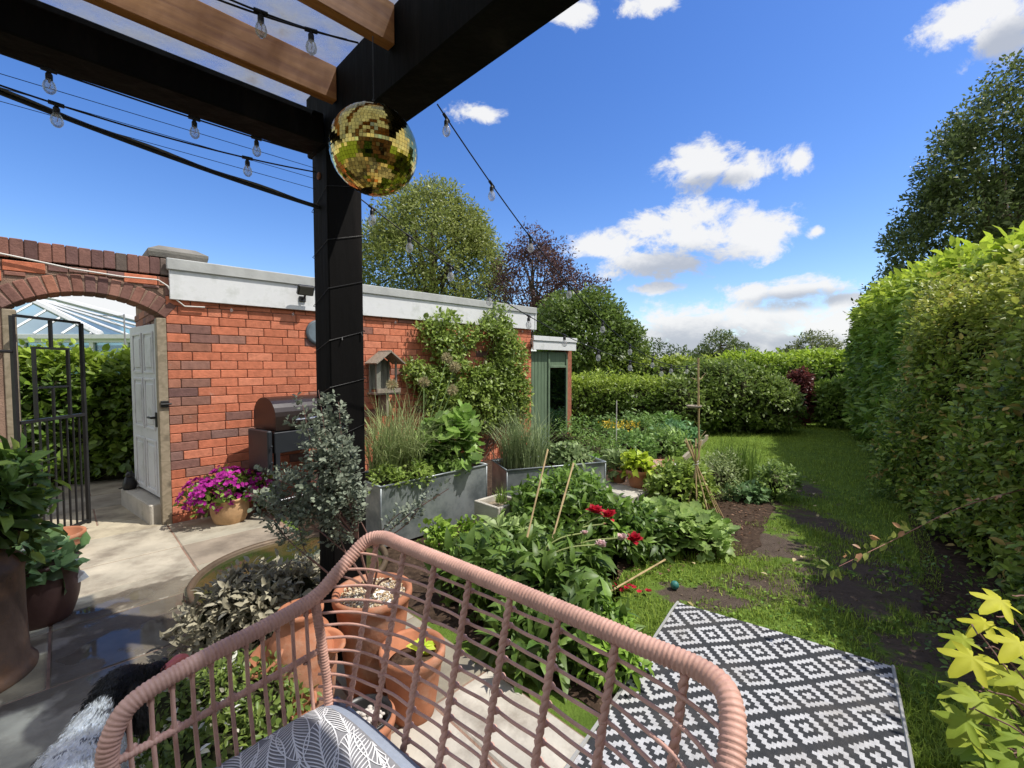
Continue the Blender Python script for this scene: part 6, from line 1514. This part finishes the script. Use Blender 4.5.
for i, (px, py) in enumerate(targets):
    tp = D(px, py, (1.95 if px < 340 else 1.88) + random.uniform(-.12, .1)) if px < 400 else D(px, py, 1.9)
    hb = min(hubs, key=lambda h: (h - tp).length + random.uniform(0, .08)); mid = hb.lerp(tp, .5) + Vector((random.uniform(-.04, .04), -.02, random.uniform(-.02, .05)))
    Q = catmull([hb, mid, tp], 8); m.tube(Q, list(np.linspace(.0035, .0014, len(Q))), 5, False)
    nn = 22 if px < 400 else 5
    for k in range(nn):
        t = .45 + .55 * k / nn; j = min(int(t * (len(Q) - 1)), len(Q) - 2); q = Q[j] + Vector([random.gauss(0, .019 if px < 400 else .008) for _ in range(3)]); CP.append(q); CD.append((Q[j + 1] - Q[j]).normalized() + Vector([random.gauss(0, .6) for _ in range(3)]))
CP = np.array([list(p) for p in CP]); CD = unit(np.array([list(p) for p in CD]))
d = sprigs(CP, CD, 12, .062, .015, .0185, .8, (.10, .13, .11), (.26, .30, .275), .2, .4); instmesh('foliage', *d[:5], 'oval', d[5], LEAFM, e)
m.build('stems', mat('reddish_twig', (.20, .11, .09), rough=.7, bump=0), e)
e = empty('lime_seedling', (p2.x, p2.y, .24), 'lime seedling with a few round leaves in the tapered pot', 'plant'); P = disc((p2.x + .03, p2.y + .03, .27), .03, 9); instmesh('leaves', P, rdir(9, .3), np.tile([[0, 0, 1.]], (9, 1)), .055, .045, 'oval', colors(9, (.35, .5, .04), (.5, .65, .1), .1), LEAF, e)

# maple with big yellow green leaves at the right edge
e = empty('young_maple', (1.45, 1.22, 0), 'young maple with large yellow green lobed leaves at the right corner', 'plant')
m = MB(); root = Vector((1.55, 1.15, 0)); P, A, N_, Ls, cs_ = [], [], [], [], []
tg = [(1000, 600, .62, 1), (985, 622, .6, 1), (1020, 640, .62, 1), (965, 655, .58, .9), (1000, 668, .6, .9), (975, 700, .55, .6), (1010, 712, .55, .5), (960, 735, .55, .5), (1000, 750, .6, .4), (985, 775, .6, .4), (1030, 690, .6, .6), (1035, 610, .6, 1), (950, 700, .5, .7), (1020, 775, .6, .3), (940, 720, .45, .5), (1040, 740, .6, .4), (1050, 650, .6, .9)]
tg = tg + [(x + random.uniform(-24, 24), y + random.uniform(-24, 30), s_, max(.1, yl_ * .6)) for x, y, s_, yl_ in tg if y > 640]
for i, (px, py, s, yl) in enumerate(tg):
    q = D(px + 22 + max(0, 985 - px) * .5, py, 1.28 + random.uniform(-.12, .15)); st_ = Vector((q.x + .10, q.y + random.uniform(-.05, .1), q.z - .05)); m.tube(catmull([root + Z_ * max(.05, st_.z - .25), st_, q], 5), .0022, 5, False)
    P.append(list(q)); A.append([-.85 + random.uniform(-.3, .3), -.3 + random.uniform(-.5, .5), random.uniform(-.45, .05)]); N_.append([random.uniform(-.3, .3), random.uniform(-.5, 0), 1]); Ls.append(.125 * random.uniform(.75, 1.15))
    c1 = np.array((.10, .20, .03)); c2 = np.array((.36, .37, .035)); cs_.append(c1 * (1 - yl) + c2 * yl * random.uniform(.8, 1.1))
m.tube([root, root + Vector((0, .02, .5)), root + Vector((.02, .05, 1.0))], [.012, .010, .006], 8); m.build('stems', mat('reddish_twig'), e)
P, A, N_, Ls, cs_ = map(np.array, (P, A, N_, Ls, cs_)); instmesh('leaves', P, A, N_, Ls, Ls * 1.05, 'maple', cs_, LEAFM, e)
# spray reaching over the lawn
e = empty('arching_spray', G(905, 560, .3), 'thin pinkish spray of oval leaves reaching over the lawn from the hedge', 'branch')
m = MB(); a_ = Vector((3.15, 2.7, .75)); b_ = D(845, 570, 2.3); Q = catmull([a_, a_.lerp(b_, .4) + Z_ * .05, a_.lerp(b_, .75) + Z_ * .02, b_], 6); m.tube(Q, list(np.linspace(.0038, .0012, len(Q))), 5); m.build('stem', mat('pinkish_stem', (.35, .16, .12), rough=.6, bump=0), e)
CPn = np.array([list(q) for q in Q[::2]]); d = sprigs(CPn, unit(np.tile([[-.8, -.3, .1]], (len(CPn), 1))), 6, .10, .022, .045, .55, (.14, .22, .05), (.33, .36, .10), .2, .8, tips=((.45, .25, .15), .6)); instmesh('leaves', *d[:5], 'oval', d[5], LEAF, e)
# low weeds at the hedge foot
bush('hedge_foot_weeds', 'low small leaved weeds on the dark soil at the foot of the right hedge', 'plant', (2.45, 2.0, 0), [(0, 0, .06, .35, .5, .10), (.3, .7, .08, .3, .5, .12)], 240, 5, .07, .028, .6, (.05, .1, .02), (.16, .25, .05), seed=97, core=0, stems=3)

# ------------------------------------------------------------------ lawn grass blades and leaf litter
def lawn_ok(P):
    x, y = P[:, 0], P[:, 1]
    left = np.interp(y, [1.6, 2.0, 2.9, 3.3, 4.0, 4.6, 5.6, 6.6, 9.3, 12], [.45, .5, .55, 1.0, 2.0, 2.75, 3.0, 2.9, 3.9, 5.2])
    right = np.interp(y, [1.4, 2.2, 3.0, 4.1, 5.7, 10.4, 12], [2.05, 2.25, 2.95, 3.85, 5.4, 8.1, 8.5])
    ru = (x - r0.x) * E1.x + (y - r0.y) * E1.y; rv = (x - r0.x) * E2.x + (y - r0.y) * E2.y
    onrug = (ru > -.01) & (ru < RWD + .01) & (rv > 0) & (rv < RL)
    f = np.full(len(P), -9.)
    for (cx, cy, rx, ry) in MUD: f = np.maximum(f, 1 - np.sqrt(((x - cx) / rx) ** 2 + ((y - cy) / ry) ** 2))
    f = f + sines(P, 4.5, 77) * .5
    return (x > left) & (x < right) & ~onrug & (f < .28 + .3 * rng.random(len(P)))
n = 330000; yy = 1.6 + 10 * rng.random(n) ** 1.9; xx = rng.random(n) * 8.2 + .3; P = np.stack([xx, yy, np.zeros(n)], 1); P = P[lawn_ok(P)][:115000]
gr = blades('grass', P, .034 * (1 + .45 * sines(P, 3.5, 5) + .25 * sines(P, 11, 6)).clip(.4, 2.1), .0042, 1.3, (.09, .15, .022), (.24, .34, .06), None, 2, hv=.4, cvar=.25); tag(gr, 'short green lawn grass with worn earthy patches', 'grass', kind='stuff')
n = 9000; P = np.stack([.3 + rng.random(n) * 6, 1.7 + 6 * rng.random(n) ** 1.4, .012 + .012 * rng.random(n)], 1); P = P[lawn_ok(P)]; P = P[sines(P, 3.0, 91) > .25]; n = len(P)
wd_ = instmesh('lawn_weeds', P, rdir(n) * [[1, 1, .2]], unit(rdir(n) * .4 + np.array([[0, 0, 1.]])), .026 * (.6 + .8 * rng.random(n)), .017, 'oval', colors(n, (.07, .15, .025), (.16, .26, .05), .2), LEAFM); tag(wd_, 'patches of clover and small broad leaved weeds in the lawn', 'weeds', kind='stuff')
n = 5000; P = np.stack([.6 + rng.random(n) * 5, 1.9 + 6 * rng.random(n) ** 1.3, np.full(n, .006)], 1); f = np.full(n, -9.)
for (cx, cy, rx, ry) in MUD: f = np.maximum(f, 1 - np.sqrt(((P[:, 0] - cx) / rx) ** 2 + ((P[:, 1] - cy) / ry) ** 2))
P = P[f + sines(P, 4.5, 77) * .5 > .2]; n = len(P)
cr_ = instmesh('earth_crumbs', P, rdir(n) * [[1, 1, .4]], rdir(n, 1.5), .016 * (.5 + rng.random(n)), .012, 'star5', colors(n, (.05, .038, .028), (.16, .12, .09), .3), LEAFM); tag(cr_, 'crumbs of bare earth on the worn strip of lawn', 'soil', kind='stuff')
P = []
while len(P) < 46:
    x, y = random.uniform(.8, 4.2), random.uniform(2.2, 6.5)
    if x > .45 + (y - 1.6) * .45 and x < 1.6 + y * .5: P.append((x, y, .03))
P = np.array(P); n = len(P); lf = instmesh('fallen_leaves', P, rdir(n) * [[1, 1, .2]], rdir(n, 3), .045, .028, 'oval', colors(n, (.30, .27, .12), (.5, .42, .3), .25), LEAFM); tag(lf, 'scattered pale fallen leaves on the worn lawn', 'leaves', kind='stuff')
# bark mulch chips on the bed
n = 5000; P = np.stack([rng.random(n) * 3.2 - .2, 2.2 + rng.random(n) * 5, np.full(n, .012)], 1)
left = np.interp(P[:, 1], [2, 3, 4.6, 7.6], [.2, -.6, -.9, .3]); right = np.interp(P[:, 1], [2.0, 2.9, 3.4, 4.0, 4.6, 5.6, 7], [.45, .55, 1.7, 2.2, 2.7, 2.85, 2.6]); P = P[(P[:, 0] > left) & (P[:, 0] < right)]
n = len(P); ml = instmesh('bark_mulch', P, rdir(n) * [[1, 1, .3]], rdir(n, 2), .035, .016, 'diamond', colors(n, (.06, .035, .025), (.2, .12, .09), .3), LEAFM); tag(ml, 'dark bark chips between the border plants', 'mulch', kind='stuff')
